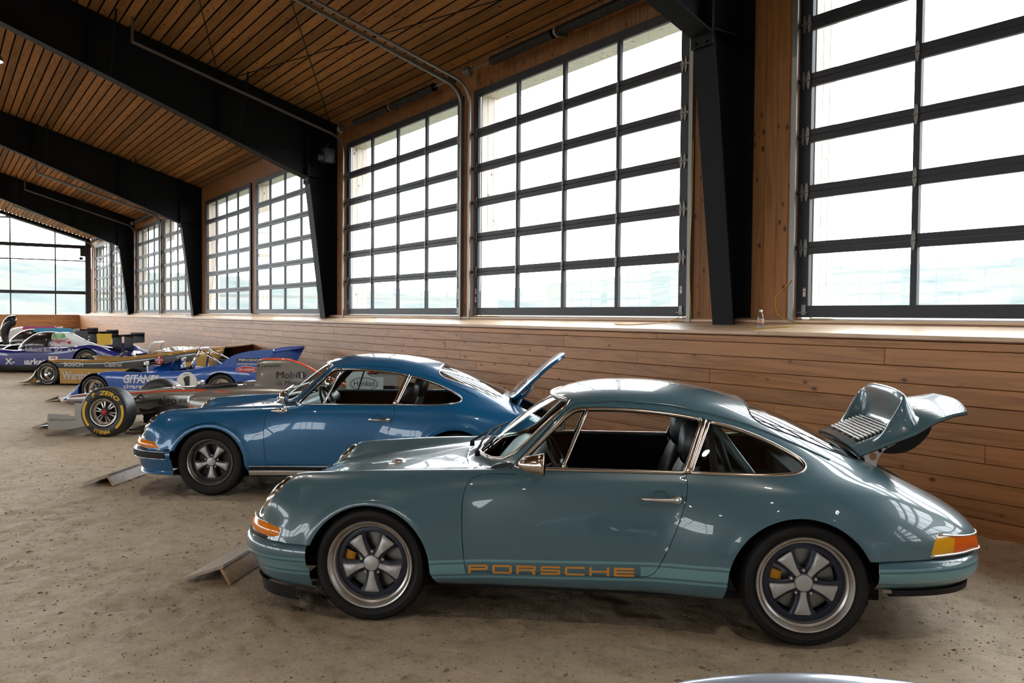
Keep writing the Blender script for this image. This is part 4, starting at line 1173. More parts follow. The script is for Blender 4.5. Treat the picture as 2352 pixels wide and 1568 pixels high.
        MB().tube(dv, 0.013, 8).build('door_pillar_trim', metal, car, smooth=True)
        gut = surf_loop(bvh0, cat2([(0.76,0.85),(0.90,1.005),(1.0,1.112),(1.07,1.17),(1.18,1.19),(1.40,1.188),(1.60,1.172),(1.80,1.135),(2.02,1.075),(2.25,0.985),(2.42,0.91)], 5), sgn, 0.001)
        MB().tube(gut, 0.006, 6).build('drip_rail', paint, car, smooth=True)
    def ring_on(fn, bv, cond, off, n=90):
        pass
    # seals of the front and rear windows follow their cut lines
    def loop3(fnc, centre, axes, rmax):
        u, v = axes; pts = []
        for i in range(96):
            a = 2*math.pi*i/96; d = u*math.cos(a)+v*math.sin(a)
            lo, hi = 0.0, rmax
            for _ in range(26):
                md = (lo+hi)/2
                if fnc(centre+d*md) < 0: lo = md
                else: hi = md
            pts.append(centre+d*lo)
        return pts
    wl = loop3(lambda c: ws(Vector((0.8, c.y, c.z))), Vector((0, 0, 1.02)), (Vector((0,1,0)), Vector((0,0,1))), 0.9)
    pts = []
    for p in wl:
        hit = bvh0.ray_cast(Vector((-0.4, p.y, p.z+0.0)), Vector((1, 0, 0)))
        if hit[0] is not None: pts.append(hit[0]+hit[1]*0.002)
    MB().tube(pts, 0.009, 8, closed=True).build('windscreen_seal', metal if style != 'teal' else M['nickel'], car, smooth=True)
    wl = loop3(lambda c: rw(Vector((c.x, c.y, 1.0))), Vector((2.33, 0, 0)), (Vector((1,0,0)), Vector((0,1,0))), 0.8)
    pts = []
    for p in wl:
        hit = bvh0.ray_cast(Vector((p.x, p.y, 2.0)), Vector((0, 0, -1)))
        if hit[0] is not None: pts.append(hit[0]-hit[1]*0.003)
    MB().tube(pts, 0.007, 8, closed=True).build('rear_window_seal', M['rubber'] if style == 'teal' else M['chrome'], car, smooth=True)
    # bumpers
    fpath = cat2([(-0.335,-0.835),(-0.42,-0.822),(-0.52,-0.795),(-0.62,-0.745),(-0.71,-0.665),(-0.775,-0.565),(-0.825,-0.42),(-0.855,-0.22),(-0.865,0.0)], 5)
    fpath = [(x, y*nar) for x, y in fpath]; fpath = fpath + [(x, -y) for x, y in fpath[::-1][1:]]
    fpath = fpath[::-1]
    rpath = cat2([(2.60,-0.845),(2.70,-0.838),(2.82,-0.815),(2.94,-0.775),(3.05,-0.71),(3.135,-0.615),(3.19,-0.48),(3.215,-0.25),(3.222,0.0)], 5)
    rpath = [(x, y*nar) for x, y in rpath]; rpath = rpath + [(x, -y) for x, y in rpath[::-1][1:]]
    if style != 'blue':
        fprof = [(-0.06,0.412),(-0.012,0.412),(0.008,0.405),(0.020,0.385),(0.022,0.350),(0.014,0.318),(0.004,0.298),(-0.012,0.288),(-0.016,0.280),(-0.030,0.235),(-0.055,0.185),(-0.075,0.160),(-0.12,0.155)]
        rprof = [(-0.06,0.452),(-0.012,0.452),(0.006,0.446),(0.018,0.425),(0.020,0.39),(0.014,0.362),(0.006,0.345),(-0.006,0.335),(-0.022,0.320),(-0.05,0.298),(-0.09,0.290)]
        MB().grid(sweep_band(fpath, [(a, b) for a, b in fprof]), flip=False).build('front_bumper', [paint], car, angle=50)
        MB().grid(sweep_band(rpath, rprof)).build('rear_bumper', [paint], car, angle=50)
        MB().grid(sweep_band(fpath[6:-6], [(-0.05,0.165),(-0.062,0.160),(-0.066,0.12),(-0.072,0.085),(-0.10,0.085)])).build('chin_spoiler', M['rubber'], car, angle=50)
        MB().grid(sweep_band(rpath[4:-4], [(-0.05,0.30),(-0.03,0.30),(-0.032,0.27),(-0.06,0.262),(-0.1,0.262)])).build('rear_valance', M['rubber'], car, angle=50)
    else:
        fprof = [(-0.05,0.415),(-0.015,0.415),(0.004,0.408),(0.012,0.392),(0.012,0.345),(0.004,0.335),(-0.03,0.332)]
        vprof = [(-0.04,0.335),(-0.012,0.333),(-0.016,0.31),(-0.026,0.29),(-0.04,0.255),(-0.052,0.225),(-0.040,0.212),(-0.035,0.195),(-0.05,0.185),(-0.10,0.18)]
        MB().grid(sweep_band(fpath, fprof)).build('front_bumper', [paint], car, angle=50)
        MB().grid(sweep_band(fpath, vprof)).build('front_valance', [paint], car, angle=50)
        MB().grid(sweep_band(fpath[3:-3], [(0.010,0.402),(0.020,0.398),(0.022,0.372),(0.020,0.346),(0.010,0.342)])).build('bumper_rubber', M['rubber'], car, angle=60)
        for zc in (0.404, 0.341):
            MB().tube([(q[3]) for q in sweep_band(fpath[2:-2], [(0,0),(0,0),(0,0),(0.014, zc)])], 0.0045, 6).build('bumper_trim', M['chrome'], car, smooth=True)
        rprof = [(-0.06,0.452),(-0.012,0.452),(0.006,0.446),(0.016,0.425),(0.016,0.37),(0.004,0.36),(-0.022,0.350),(-0.05,0.30),(-0.09,0.290)]
        MB().grid(sweep_band(rpath, rprof)).build('rear_bumper', [paint], car, angle=50)
    # dark joint between body and bumpers
    MB().grid(sweep_band(fpath, [(-0.05,0.430),(-0.014,0.428),(-0.012,0.408),(-0.05,0.406)])).build('bumper_joint', M['rubber'], car, smooth=True)
    MB().grid(sweep_band(rpath, [(-0.05,0.468),(-0.018,0.466),(-0.016,0.448),(-0.05,0.446)])).build('bumper_joint', M['rubber'], car, smooth=True)
    # turn signals at the front corners
    for sgn in (1, -1):
        seg = [(x, y) for x, y in fpath if y*sgn < 0 and -0.80 < x < -0.43]
        if sgn == 1: pass
        rows = sweep_band(seg, [(-0.028,0.428),(-0.010,0.432),(-0.006,0.448),(-0.012,0.478),(-0.03,0.500)])
        n = len(rows)
        tz = []
        for i, r_ in enumerate(rows):
            k = i/(n-1) if sgn == 1 else 1-i/(n-1)
            # lens tapers toward the wheel
            t = 1.0
            xx = r_[0][0]
            t = sstep(-0.43, -0.50, xx)*0.999 + 0.001 if True else 1
            t = min(1, max(0.02, (-0.43-xx)/0.07))
            tz.append([(p[0], p[1], 0.428+(p[2]-0.428)*min(1, t)) for p in r_])
        MB().grid(tz).build('turn_signal', M['amber'], car, smooth=True)
        MB().tube([r_[0] for r_ in rows], 0.005, 6).build('signal_trim', M['chrome'] if style == 'blue' else M['rubber'], car, smooth=True)
        MB().tube([r_[-1] for r_ in tz], 0.004, 6).build('signal_trim', M['chrome'] if style == 'blue' else M['alu'], car, smooth=True)
        # rear lamp surround
        s2 = [(x, y) for x, y in rpath if y*sgn < 0 and x > 2.86 and abs(y) > 0.36]
        lp = []
        for x, y in s2:
            hit = bvh0.ray_cast(Vector((2.6, y*0.3, 0.472)), Vector((x-2.6, y-y*0.3, 0)).normalized())
            if hit[0] is not None: lp.append(hit[0]+hit[1]*0.001)
        if len(lp) > 2: MB().tube(lp, 0.006, 6).build('lamp_trim', M['alu'], car, smooth=True)
        lp = []
        for x, y in s2:
            zt = 0.572 - 0.02*sstep(2.9, 3.15, x)
            hit = bvh0.ray_cast(Vector((2.6, y*0.3, zt)), Vector((x-2.6, y-y*0.3, 0)).normalized())
            if hit[0] is not None and hit[0].x > 2.9: lp.append(hit[0]+hit[1]*0.001)
        if len(lp) > 2: MB().tube(lp, 0.005, 6).build('lamp_trim', M['alu'], car, smooth=True)
    # floor, wheel houses
    MB().box(-0.40, 2.62, -0.62, 0.62, 0.16, 0.20).box(-0.62, -0.36, -0.5, 0.5, 0.2, 0.4).build('floor_pan', M['trim'], car)
    for cx, r_ in ((0.0, 0.375), (2.228, 0.40)):
        for sgn in (-1, 1):
            m_ = MB().lathe([(r_, sgn*0.50), (r_, sgn*0.80*nar)], 28, 'y', (cx, 0, 0.295), a0=R(2), a1=R(178))
            m_.lathe([(0.0, sgn*0.50), (r_, sgn*0.50)], 28, 'y', (cx, 0, 0.295), a0=R(2), a1=R(178))
            m_.build('wheel_house', M['black'], car, smooth=True)
    # wheels
    cen = M['navy'] if style == 'teal' else M['wblack']
    for sgn in (-1, 1):
        if wide:
            fuchs_wheel(car, 0.0, sgn*(0.805-0.115), 0.310, 0.310, 0.225, cen, 'tyre', True, sgn)
            fuchs_wheel(car, 2.255, sgn*(0.845-0.135), 0.316, 0.318, 0.265, cen, 'tyre', True, sgn)
        else:
            fuchs_wheel(car, 0.0, sgn*(0.765-0.10), 0.308, 0.308, 0.195, cen, 'tyre', False, sgn, frac=0.665)
            fuchs_wheel(car, 2.255, sgn*(0.785-0.105), 0.308, 0.310, 0.205, cen, 'tyre', False, sgn, frac=0.665)
    if lite: lid.free(); return car, bvh0
    # cabin
    dash = cat2([(0.62,0.60),(0.60,0.78),(0.66,0.845),(0.78,0.85),(0.84,0.82),(0.86,0.76),(0.83,0.70),(0.80,0.60)], 3)
    MB().prism(dash, 'y', -0.66, 0.66).build('dashboard', M['leather'], car, angle=40)
    MB().box(0.5, 0.9, -0.70, 0.70, 0.2, 0.62).box(1.95, 2.66, -0.66, 0.66, 0.2, 0.66).box(2.30, 2.66, -0.60, 0.60, 0.66, 0.78).build('bulkhead', M['trim'], car)
    for sgn in (-1, 1):
        seat = empty('seat'); seat.parent = car; seat.location = (1.185, sgn*0.36, 0)
        cush = catmull([(0.0,0,0.40),(0.1,0,0.46),(0.3,0,0.44),(0.48,0,0.40)], 4)
        MB().grid([[(p.x-0.02, y, p.z+0.03*abs(y/0.22)**3) for y in (-0.25,-0.2,-0.1,0,0.1,0.2,0.25)] for p in cush]).grid([[(p.x-0.02, y, 0.22) for y in (-0.25, 0.25)] for p in cush], flip=True).build('cushion', M['leather'], seat, smooth=True)
        # backrest shell, leaning to the rear
        def ell(cx, cz, hx, hy, lean, n=20):
            return [(cx+hx*math.copysign(abs(math.cos(a))**0.7, math.cos(a)), hy*math.copysign(abs(math.sin(a))**0.7, math.sin(a)), cz+lean*hx*math.cos(a)) for a in (2*math.pi*i/n for i in range(n))]
        if style == 'teal':
            sec = [(0.40,0.36,0.09,0.24),(0.44,0.50,0.085,0.26),(0.48,0.66,0.075,0.25),(0.515,0.78,0.065,0.225),(0.535,0.845,0.055,0.17)]
            hd = [(0.535,0.855,0.045,0.10),(0.545,0.88,0.075,0.132),(0.555,0.95,0.082,0.140),(0.565,1.03,0.075,0.130),(0.57,1.065,0.045,0.09),(0.57,1.075,0.01,0.02)]
        else:
            sec = [(0.40,0.36,0.09,0.23),(0.44,0.50,0.08,0.25),(0.49,0.66,0.07,0.24),(0.525,0.78,0.06,0.22),(0.545,0.83,0.05,0.17)]
            hd = [(0.545,0.835,0.04,0.10),(0.555,0.86,0.07,0.125),(0.57,0.93,0.075,0.132),(0.585,0.985,0.065,0.125),(0.59,1.01,0.04,0.09),(0.59,1.018,0.01,0.02)]
        MB().grid([ell(a, b, c, d, -0.2) for a, b, c, d in sec], closed=True).build('backrest', M['leather'], seat, smooth=True)
        MB().grid([ell(a, b, c, d, -0.2) for a, b, c, d in hd], closed=True).build('headrest', M['leather'], seat, smooth=True)
    swc = Vector((0.99, -0.36, 0.80)); n_ = Vector((0.90, 0, 0.42)).normalized(); u_ = Vector((0, 1, 0)); v_ = n_.cross(u_)
    MB().tube([swc+(u_*math.cos(a)+v_*math.sin(a))*0.185 for a in (2*math.pi*i/40 for i in range(40))], 0.014, 8, closed=True)\
        .tube([swc+u_*0.18, swc, swc-u_*0.18], 0.012, 6).tube([swc, swc+v_*0.18], 0.012, 6).tube([swc, swc-n_*0.22], 0.03, 8).build('steering_wheel', M['leather'], car, smooth=True)
    # wipers and mirrors
    for yy, t in ((-0.42, 0.34), (-0.05, 0.34)):
        hit = bvh0.ray_cast(Vector((-0.4, yy, 0.845)), Vector((1, 0, 0)))
        p0 = hit[0]+Vector((-0.04, 0, 0.005))
        tip = bvh0.ray_cast(Vector((-0.4, yy+0.38, 0.93)), Vector((1, 0, 0)))[0]+Vector((-0.03, 0, 0.02))
        MB().tube([p0, p0+Vector((0, 0, 0.03)), p0.lerp(tip, 0.5)+Vector((-0.012, 0, 0.015)), tip], 0.007, 6).lathe([(0, 0), (0.016, 0), (0.014, 0.03), (0, 0.035)], 10, 'z', tuple(p0)).build('wiper_arm', M['trim'] if style == 'teal' else M['chrome'], car, smooth=True)
        b0 = bvh0.ray_cast(Vector((-0.4, yy+0.16, 0.882)), Vector((1, 0, 0)))[0]; b1 = bvh0.ray_cast(Vector((-0.4, yy+0.52, 0.94)), Vector((1, 0, 0)))
        if b1[0] is not None: MB().tube([b0+Vector((-0.012, 0, 0.008)), b1[0]+Vector((-0.012, 0, 0.008))], 0.006, 5).build('wiper_blade', M['rubber'], car)
    for sgn in (-1, 1):
        if style == 'teal':
            mb = MB().lathe([(0.0, -0.095), (0.012, -0.093), (0.026, -0.082), (0.039, -0.06), (0.048, -0.03), (0.053, 0.0), (0.055, 0.018), (0.059, 0.021), (0.060, 0.04), (0.055, 0.043)], 32, 'x', (0.90, sgn*0.855, 0.885))
            mb.build('mirror_housing', M['nickel'], car, smooth=True)
            MB().lathe([(0.0, 0.038), (0.056, 0.038)], 32, 'x', (0.90, sgn*0.855, 0.885)).build('mirror_glass', M['chrome'], car)
            MB().tube([(0.875, sgn*0.755, 0.838), (0.88, sgn*0.80, 0.855), (0.885, sgn*0.84, 0.875)], [0.018, 0.014, 0.016], 8).build('mirror_stalk', M['nickel'], car, smooth=True)
        else:
            cx, cy, cz = 0.70, sgn*0.80, 0.905
            MB().lathe([(0.0, -0.05), (0.03, -0.047), (0.055, -0.03), (0.066, -0.005), (0.068, 0.012), (0.06, 0.014)], 28, 'x', (cx, cy, cz)).build('mirror_housing', M['chrome'], car, angle=45)
            MB().lathe([(0.0, 0.013), (0.06, 0.013)], 28, 'x', (cx, cy, cz)).build('mirror_glass', M['chrome'], car)
            MB().tube([(cx-0.01, sgn*0.785, 0.845), (cx-0.01, sgn*0.79, 0.81), (cx-0.02, sgn*0.80, 0.795)], [0.014, 0.012, 0.016], 8).build('mirror_stalk', M['chrome'], car, smooth=True)
            MB().lathe([(0.0, -0.10), (0.012, -0.09), (0.022, -0.03), (0.024, 0.02), (0.018, 0.04), (0.0, 0.045)], 16, 'x', (cx-0.03, sgn*0.785, 0.785)).build('mirror_foot', M['chrome'], car, smooth=True)
        # door handles with a scooped recess
        yb = bvh0.ray_cast(Vector((1.55, sgn*2, 0.715)), Vector((0, -sgn, 0)))[0].y
        MB().tube([(1.445, yb+sgn*0.004, 0.716), (1.455, yb+sgn*0.022, 0.717), (1.50, yb+sgn*0.030, 0.717), (1.56, yb+sgn*0.030, 0.716), (1.60, yb+sgn*0.026, 0.716), (1.625, yb+sgn*0.018, 0.716)], [0.011, 0.010, 0.009, 0.010, 0.014, 0.016], 10)\
            .lathe([(0, sgn*0.03), (0.014, sgn*0.03), (0.021, sgn*0.024), (0.023, 0.0)], 20, 'y', (1.622, yb, 0.716)).build('door_handle', M['alu'] if style == 'teal' else M['chrome'], car, smooth=True)
        MB().lathe([(0.0, sgn*-0.02), (0.03, sgn*-0.016), (0.042, sgn*0.001), (0.044, sgn*0.0015)], 24, 'y', (0, 0, 0)).build('handle_cup', [paint], car, smooth=True).location = (1.53, yb, 0.716)
        car.children[-1].scale = (1.25, 1, 0.8)
    # wing nut of chrome, filler flap or fuel cap
    if style == 'teal':
        hit = bvh0.ray_cast(Vector((-0.03, -0.08, 2)), Vector((0, 0, -1)))[0]
        MB().lathe([(0, 0.022), (0.032, 0.020), (0.044, 0.013), (0.047, 0.005), (0.060, 0.003), (0.062, -0.008)], 32, 'z', tuple(hit)).build('filler_cap', M['alu'], car, angle=40)
    # engine bay and lid
    eb = MB().box(2.68, 3.10, -0.43, 0.43, 0.36, 0.40).box(2.66, 2.69, -0.43, 0.43, 0.38, 0.84)
    for yy in (-0.44, 0.43): eb.prism([(2.68,0.38),(3.12,0.38),(3.12,0.58),(2.92,0.70),(2.70,0.82)], 'y', yy, yy+0.01)
    eb.build('engine_bay', M['trim'], car)
    en = MB().bbox(2.74, 3.05, -0.28, 0.28, 0.38, 0.54, 0.03).lathe([(0, -0.1), (0.10, -0.1), (0.125, -0.06), (0.125, 0.05), (0.06, 0.08), (0, 0.08)], 24, 'x', (2.86, 0, 0.58))
    en.tube([(2.78, -0.30, 0.56), (2.85, -0.22, 0.64), (2.95, -0.12, 0.62)], 0.035, 10).tube([(2.78, 0.30, 0.56), (2.85, 0.22, 0.64), (2.95, 0.12, 0.62)], 0.035, 10).tube([(2.75, -0.34, 0.60), (2.90, -0.33, 0.63), (3.0, -0.25, 0.58)], 0.03, 10)
    en.build('engine', M['engine'], car, angle=40)
    hx, hz = 2.695, 0.882
    if style == 'teal':
        L_ = empty('engine_lid'); L_.parent = car; L_.location = (2.592, 0, 0.950); L_.rotation_euler = (0, -R(23), 0)
        # plate with a duck tail: a U-shaped lip round the grille, highest at the back; x along the lid, z up from it
        def lid_pt(u, v):
            hw = 0.452 - 0.075*sstep(0.45, 0.66, u)
            y = v*hw; k = abs(v)
            s_ = u - 0.035*k**3*sstep(0.5, 0.66, u)
            base = 0.012 - 0.040*k**3.2 - 0.035*sstep(0.46, 0.70, u)*1.0 + 0.022*sstep(0.3, 0.45, u)
            qy = max(0.0, k*hw-0.33); qs = max(0.0, u-0.262)
            q = math.hypot(qy*1.25, qs)
            H = 0.165*sstep(0.10, 0.34, u) * (1-0.2*k**4)
            lip = H*sstep(0.0, 0.085, q)**1.1 * (1-sstep(0.098, 0.122, q))
            dish = -0.004*(1 if q <= 0 else 0)
            return Vector((s_ + 0.012*lip/0.165, y, base+lip+dish))
        us = [0.66*i/70 for i in range(71)]; vs_ = [-1+2*i/72 for i in range(73)]
        secs = [[lid_pt(u, v) for u in us] for v in vs_]
        top = MB().grid([list(map(tuple, s)) for s in secs]); 
        bmx = bmesh.new()
        vs = [bmx.verts.new(p) for p in top.v]
        for f in top.f: bmx.faces.new([vs[i] for i in f])
        ins = cut(bmx, lambda c: rrect(c.y, c.x, 0.305, 0.305, 0.045, 0.258, 0.03), [f for f in bmx.faces if f.calc_center_median().z < 0.08])
        bmesh.ops.delete(bmx, geom=ins, context='FACES')
        bmesh.ops.recalc_face_normals(bmx, faces=bmx.faces[:])
        if bmx.faces[0].normal.z < 0: bmesh.ops.reverse_faces(bmx, faces=bmx.faces[:])
        shell(bmx, 0.018)
        bm_obj(bmx, 'lid_panel', [paint], L_)
        for i in range(9):
            s_ = 0.062 + i*0.0222
            MB().bbox(s_, s_+0.012, -0.30, 0.30, -0.002, 0.012, 0.003).build('grille_slat', M['alu'], L_)
        MB().box(0.045, 0.262, -0.005, 0.005, -0.01, 0.01).box(0.045, 0.262, -0.115, -0.108, -0.01, 0.01).box(0.045, 0.262, 0.108, 0.115, -0.01, 0.01).box(0.045, 0.262, 0.22, 0.227, -0.01, 0.01).box(0.045, 0.262, -0.227, -0.22, -0.01, 0.01).build('grille_bar', M['alu'], L_)
        MB().prism(cat2([(0.10,-0.02),(0.30,-0.025),(0.46,-0.035),(0.42,-0.10),(0.28,-0.15),(0.14,-0.10)], 4, True), 'y', -0.30, 0.30).build('air_box', M['rubber'], L_, angle=40)
        MB().grid([[(p.x, p.y, p.z-0.02) for p in s] for s in secs], flip=True).build('lid_underside', M['trim'], L_, smooth=True)
        for sgn in (-1, 1):
            yy = sgn*0.435
            hb = MB()
            outl = cat2([(2.690,0.925),(2.76,0.965),(2.86,1.005),(2.862,0.985),(2.80,0.945),(2.765,0.90),(2.752,0.845),(2.75,0.80),(2.715,0.80),(2.70,0.86)], 3, True)
            bmh = bmesh.new(); a_ = [bmh.verts.new((x, 0, z)) for x, z in outl]; bmh.faces.new(a_)
            bmesh.ops.triangulate(bmh, faces=bmh.faces[:])
            bmesh.ops.subdivide_edges(bmh, edges=bmh.edges[:], cuts=6, use_grid_fill=True)
            for hx_, hz_, hr in ((2.735,0.905,0.021),(2.772,0.936,0.012),(2.802,0.957,0.009),(2.83,0.974,0.006)):
                ins = cut(bmh, lambda c: math.hypot(c.x-hx_, c.z-hz_)-hr)
                bmesh.ops.delete(bmh, geom=ins, context='FACES')
            ex = bmesh.ops.extrude_face_region(bmh, geom=bmh.faces[:])
            bmesh.ops.translate(bmh, verts=[g for g in ex['geom'] if isinstance(g, bmesh.types.BMVert)], vec=(0, 0.008, 0))
            bmesh.ops.recalc_face_normals(bmh, faces=bmh.faces[:])
            o_ = bm_obj(bmh, 'lid_hinge', M['alu'], car, smooth=False); o_.location = (-0.05, yy, 0.005)
        # rear part of the deck edge is left open; side stays
        # roll cage
        MB().tube([(1.83, -0.60, 0.30), (1.83, -0.60, 0.85), (1.80, -0.56, 1.06), (1.80, -0.40, 1.17), (1.80, 0.40, 1.17), (1.80, 0.56, 1.06), (1.83, 0.60, 0.85), (1.83, 0.60, 0.30)], 0.021, 10).build('roll_hoop', M['trim'], car, smooth=True)
        for sgn in (-1, 1):
            MB().tube([(1.81, sgn*0.54, 1.10), (2.12, sgn*0.50, 0.70), (2.2, sgn*0.5, 0.6)], 0.021, 10).build('cage_brace', M['cagebar'], car, smooth=True)
            MB().tube([(1.81, sgn*0.50, 1.12), (2.02, -sgn*0.1, 0.66)], 0.019, 10).build('cage_brace', M['cagebar'], car, smooth=True)
        # lettering along the door
        put_letters(car, bvh0, -1)
        put_letters(car, bvh0, 1)
    else:
        lid.normal_update()
        th = R(70)
        piv = Vector((hx, 0, hz+0.01)); rt = Matrix.Rotation(-th, 4, 'Y')
        bmesh.ops.transform(lid, matrix=Matrix.Translation(piv) @ rt @ Matrix.Diagonal((1.14, 1, 1.14, 1)) @ Matrix.Translation(-Vector((hx, 0, hz))), verts=lid.verts[:])
        und = lid.copy(); und.normal_update()
        for v, n in [(v, v.normal.copy()) for v in und.verts]: v.co -= n*0.03
        bmesh.ops.reverse_faces(und, faces=und.faces[:])
        lb = BVHTree.FromBMesh(lid)
        shell(lid, 0.025)
        Lo = bm_obj(lid, 'engine_lid', [paint], car)
        bm_obj(und, 'lid_frame', [paint], Lo)
        dirv = rt @ Vector((0.46, 0, -0.26)).normalized(); nn = rt @ Vector((0.26, 0, 0.46)).normalized()
        for i in range(10):
            q = piv + dirv*(0.05+i*0.0185) + nn*0.012
            MB().tube([q+Vector((0, -0.30, 0)), q+Vector((0, 0.30, 0))], 0.0065, 6).build('grille_slat', M['chrome'], Lo)
        for sgn in (-1, 1):
            p = piv + Vector((0.03, sgn*0.36, -0.02))
            MB().tube([p, p+dirv*0.10-nn*0.05, p+dirv*0.22-nn*0.03], 0.014, 6).tube([p+dirv*0.06-nn*0.05, p+Vector((0.02, 0, -0.10)), p+Vector((0.06, 0, -0.16))], 0.016, 6).build('lid_hinge', [paint], car, smooth=True)
        # sill trim of the narrow car
        for sgn in (-1, 1):
            ln = [(lerp(0.37, 1.84, i/30), 0.262+0.006*lerp(0.37, 1.84, i/30)) for i in range(31)]
            lp = surf_loop(bvh0, ln, sgn, 0.004)
            MB().grid([[(p.x, p.y, p.z+0.018), (p.x, p.y+sgn*0.008, p.z+0.014), (p.x, p.y+sgn*0.008, p.z-0.012), (p.x, p.y, p.z-0.016)] for p in lp]).build('sill_rubber', M['rubber'], car, angle=40)
            MB().tube([(p.x, p.y+sgn*0.004, p.z+0.020) for p in lp], 0.004, 6).build('sill_trim', M['chrome'], car, smooth=True)
            MB().grid([[(p.x, p.y+sgn*0.006, p.z-0.018), (p.x, p.y+sgn*0.008, p.z-0.024), (p.x, p.y-sgn*0.006, p.z-0.062), (p.x, p.y-sgn*0.03, p.z-0.066)] for p in lp]).build('sill_deco', M['lip'], car, angle=40)
    return car, bvh0
M['cagebar'] = pmat('grey_cage_bar', (0.06, 0.10, 0.11), 0.35)

def stroke_letters(word, H, Wd, gap, t):
    """wide block letters made of strokes; returns 2D quads"""
    r = 0.28
    o, w_ = 0.0, Wd; out = []
    x = 0.0; letters = []
    for ch in word:
        out = []; letters.append(out)
        def bar(x0, y0, x1, y1, out=out): out.append([(x0,y0),(x1,y0),(x1,y1),(x0,y1)])
        a, b = x, x+Wd
        m0, m1 = H/2-t/2, H/2+t/2
        ts = t*1.25
        ch_ = H*0.16
        def rbar_top(): out.append([(a,H-t),(b-ch_*0.0,H-t),(b-ch_,H),(a+ch_,H)]) 
        if ch in 'PR':
            bar(a, 0, a+ts, H); bar(a, H-t, b-ch_, H); bar(a, m0-0.1*H*0, b-ch_, m1-0.0); out.append([(b-ch_,H-t),(b-ch_,H),(b,H-ch_),(b,H-t)]); bar(b-ts, m1, b, H-t); out.append([(b-ch_,m0),(b,m0+ch_*0.8),(b,m1),(b-ch_,m1)])
            if ch == 'R': out.append([(b-ts*1.9,m0),(b-ts*0.6,m0),(b,0),(b-ts*1.3,0)])
        elif ch == 'O':
            bar(a+ch_, H-t, b-ch_, H); bar(a+ch_, 0, b-ch_, t); bar(a, ch_, a+ts, H-ch_); bar(b-ts, ch_, b, H-ch_)
            out += [[(a,H-ch_),(a+ts,H-ch_),(a+ts,H-t),(a+ch_,H)],[(b,H-ch_),(b-ch_,H),(b-ts,H-t),(b-ts,H-ch_)],[(a,ch_),(a+ch_,0),(a+ts,t),(a+ts,ch_)],[(b,ch_),(b-ts,ch_),(b-ts,t),(b-ch_,0)]]
        elif ch == 'S':
            bar(a+ch_, H-t, b, H); bar(a, 0, b-ch_, t); bar(a+ch_*0.6, m0, b-ch_*0.6, m1); bar(a, m0+ch_*0.5, a+ts, H-ch_); bar(b-ts, ch_, b, m1-ch_*0.5)
            out += [[(a,H-ch_),(a+ts,H-ch_),(a+ch_+0.001,H-t),(a+ch_,H)],[(a,m0+ch_*0.5),(a+ch_*0.6,m0),(a+ch_*0.6+0.001,m1),(a+ts,m1)],[(b,m1-ch_*0.5),(b-ch_*0.6,m1),(b-ch_*0.6-0.001,m0),(b-ts,m0)],[(b,ch_),(b-ts,ch_),(b-ch_-0.001,t),(b-ch_,0)]]
        elif ch == 'C':
            bar(a+ch_, H-t, b, H); bar(a+ch_, 0, b, t); bar(a, ch_, a+ts, H-ch_)
            out += [[(a,H-ch_),(a+ts,H-ch_),(a+ch_+0.001,H-t),(a+ch_,H)],[(a,ch_),(a+ch_,0),(a+ch_+0.001,t),(a+ts,ch_)]]
        elif ch == 'H':
            bar(a, 0, a+ts, H); bar(b-ts, 0, b, H); bar(a+ts, m0, b-ts, m1)
        elif ch == 'E':
            bar(a, 0, a+ts, H); bar(a+ts, 0, b, t); bar(a+ts, m0, b, m1); bar(a+ts, H-t, b, H)
        x += Wd+gap
    return letters
def put_letters(car, bvh, sgn):
    Wd = 0.1035; gap = 0.0238; H = 0.046
    qs = stroke_letters('PORSCHE', H, Wd, gap, 0.0105)
    def P(u, v):
        x = 0.54+u if sgn < 0 else 1.408-u
        z = 0.2925 + v + 0.0205*(x-0.54)
        hit = bvh.ray_cast(Vector((x, sgn*2, z)), Vector((0, -sgn, 0)))
        return hit[0]+hit[1]*0.0015
    for let in qs:
      m = MB()
      for q in let:
        # subdivide long strokes so they follow the door
        (a, b, c, d) = q; n = max(1, int(abs(b[0]-a[0])/0.03))
        for i in range(n):
            t0, t1 = i/n, (i+1)/n
            e = [lerp(a[0], b[0], t0), lerp(a[1], b[1], t0)], [lerp(a[0], b[0], t1), lerp(a[1], b[1], t1)], [lerp(d[0], c[0], t1), lerp(d[1], c[1], t1)], [lerp(d[0], c[0], t0), lerp(d[1], c[1], t0)]
            pts = [P(*w_) for w_ in e]
            m.add(pts, [(0,1,2,3)])
      m.build('letter', M['deco'], car)

TEAL = (0.060, 0.132, 0.166)
M['teal'] = paint_mat('teal_paint', TEAL, stripes=dict(z=0, col=(0.13, 0.29, 0.325)))
M['bluep'] = paint_mat('blue_metallic_paint', (0.005, 0.115, 0.275), flake=0.15)
M['silverp'] = paint_mat('pale_silver_paint', (0.42, 0.47, 0.55), flake=0.4)
YAW = R(48.806)
teal_car, TBVH = coupe('coupe_car', (-4.737, 2.433), YAW, M['teal'], 'teal green coupe with raised duck-tail engine lid and orange side lettering, nearest whole car', True, 'teal')
YAWB = R(53.8)
blue_car, BBVH = coupe('coupe_car', (-8.416, 2.475), YAWB, M['bluep'], 'bright blue coupe with chrome trim and its engine lid standing open', False, 'blue')

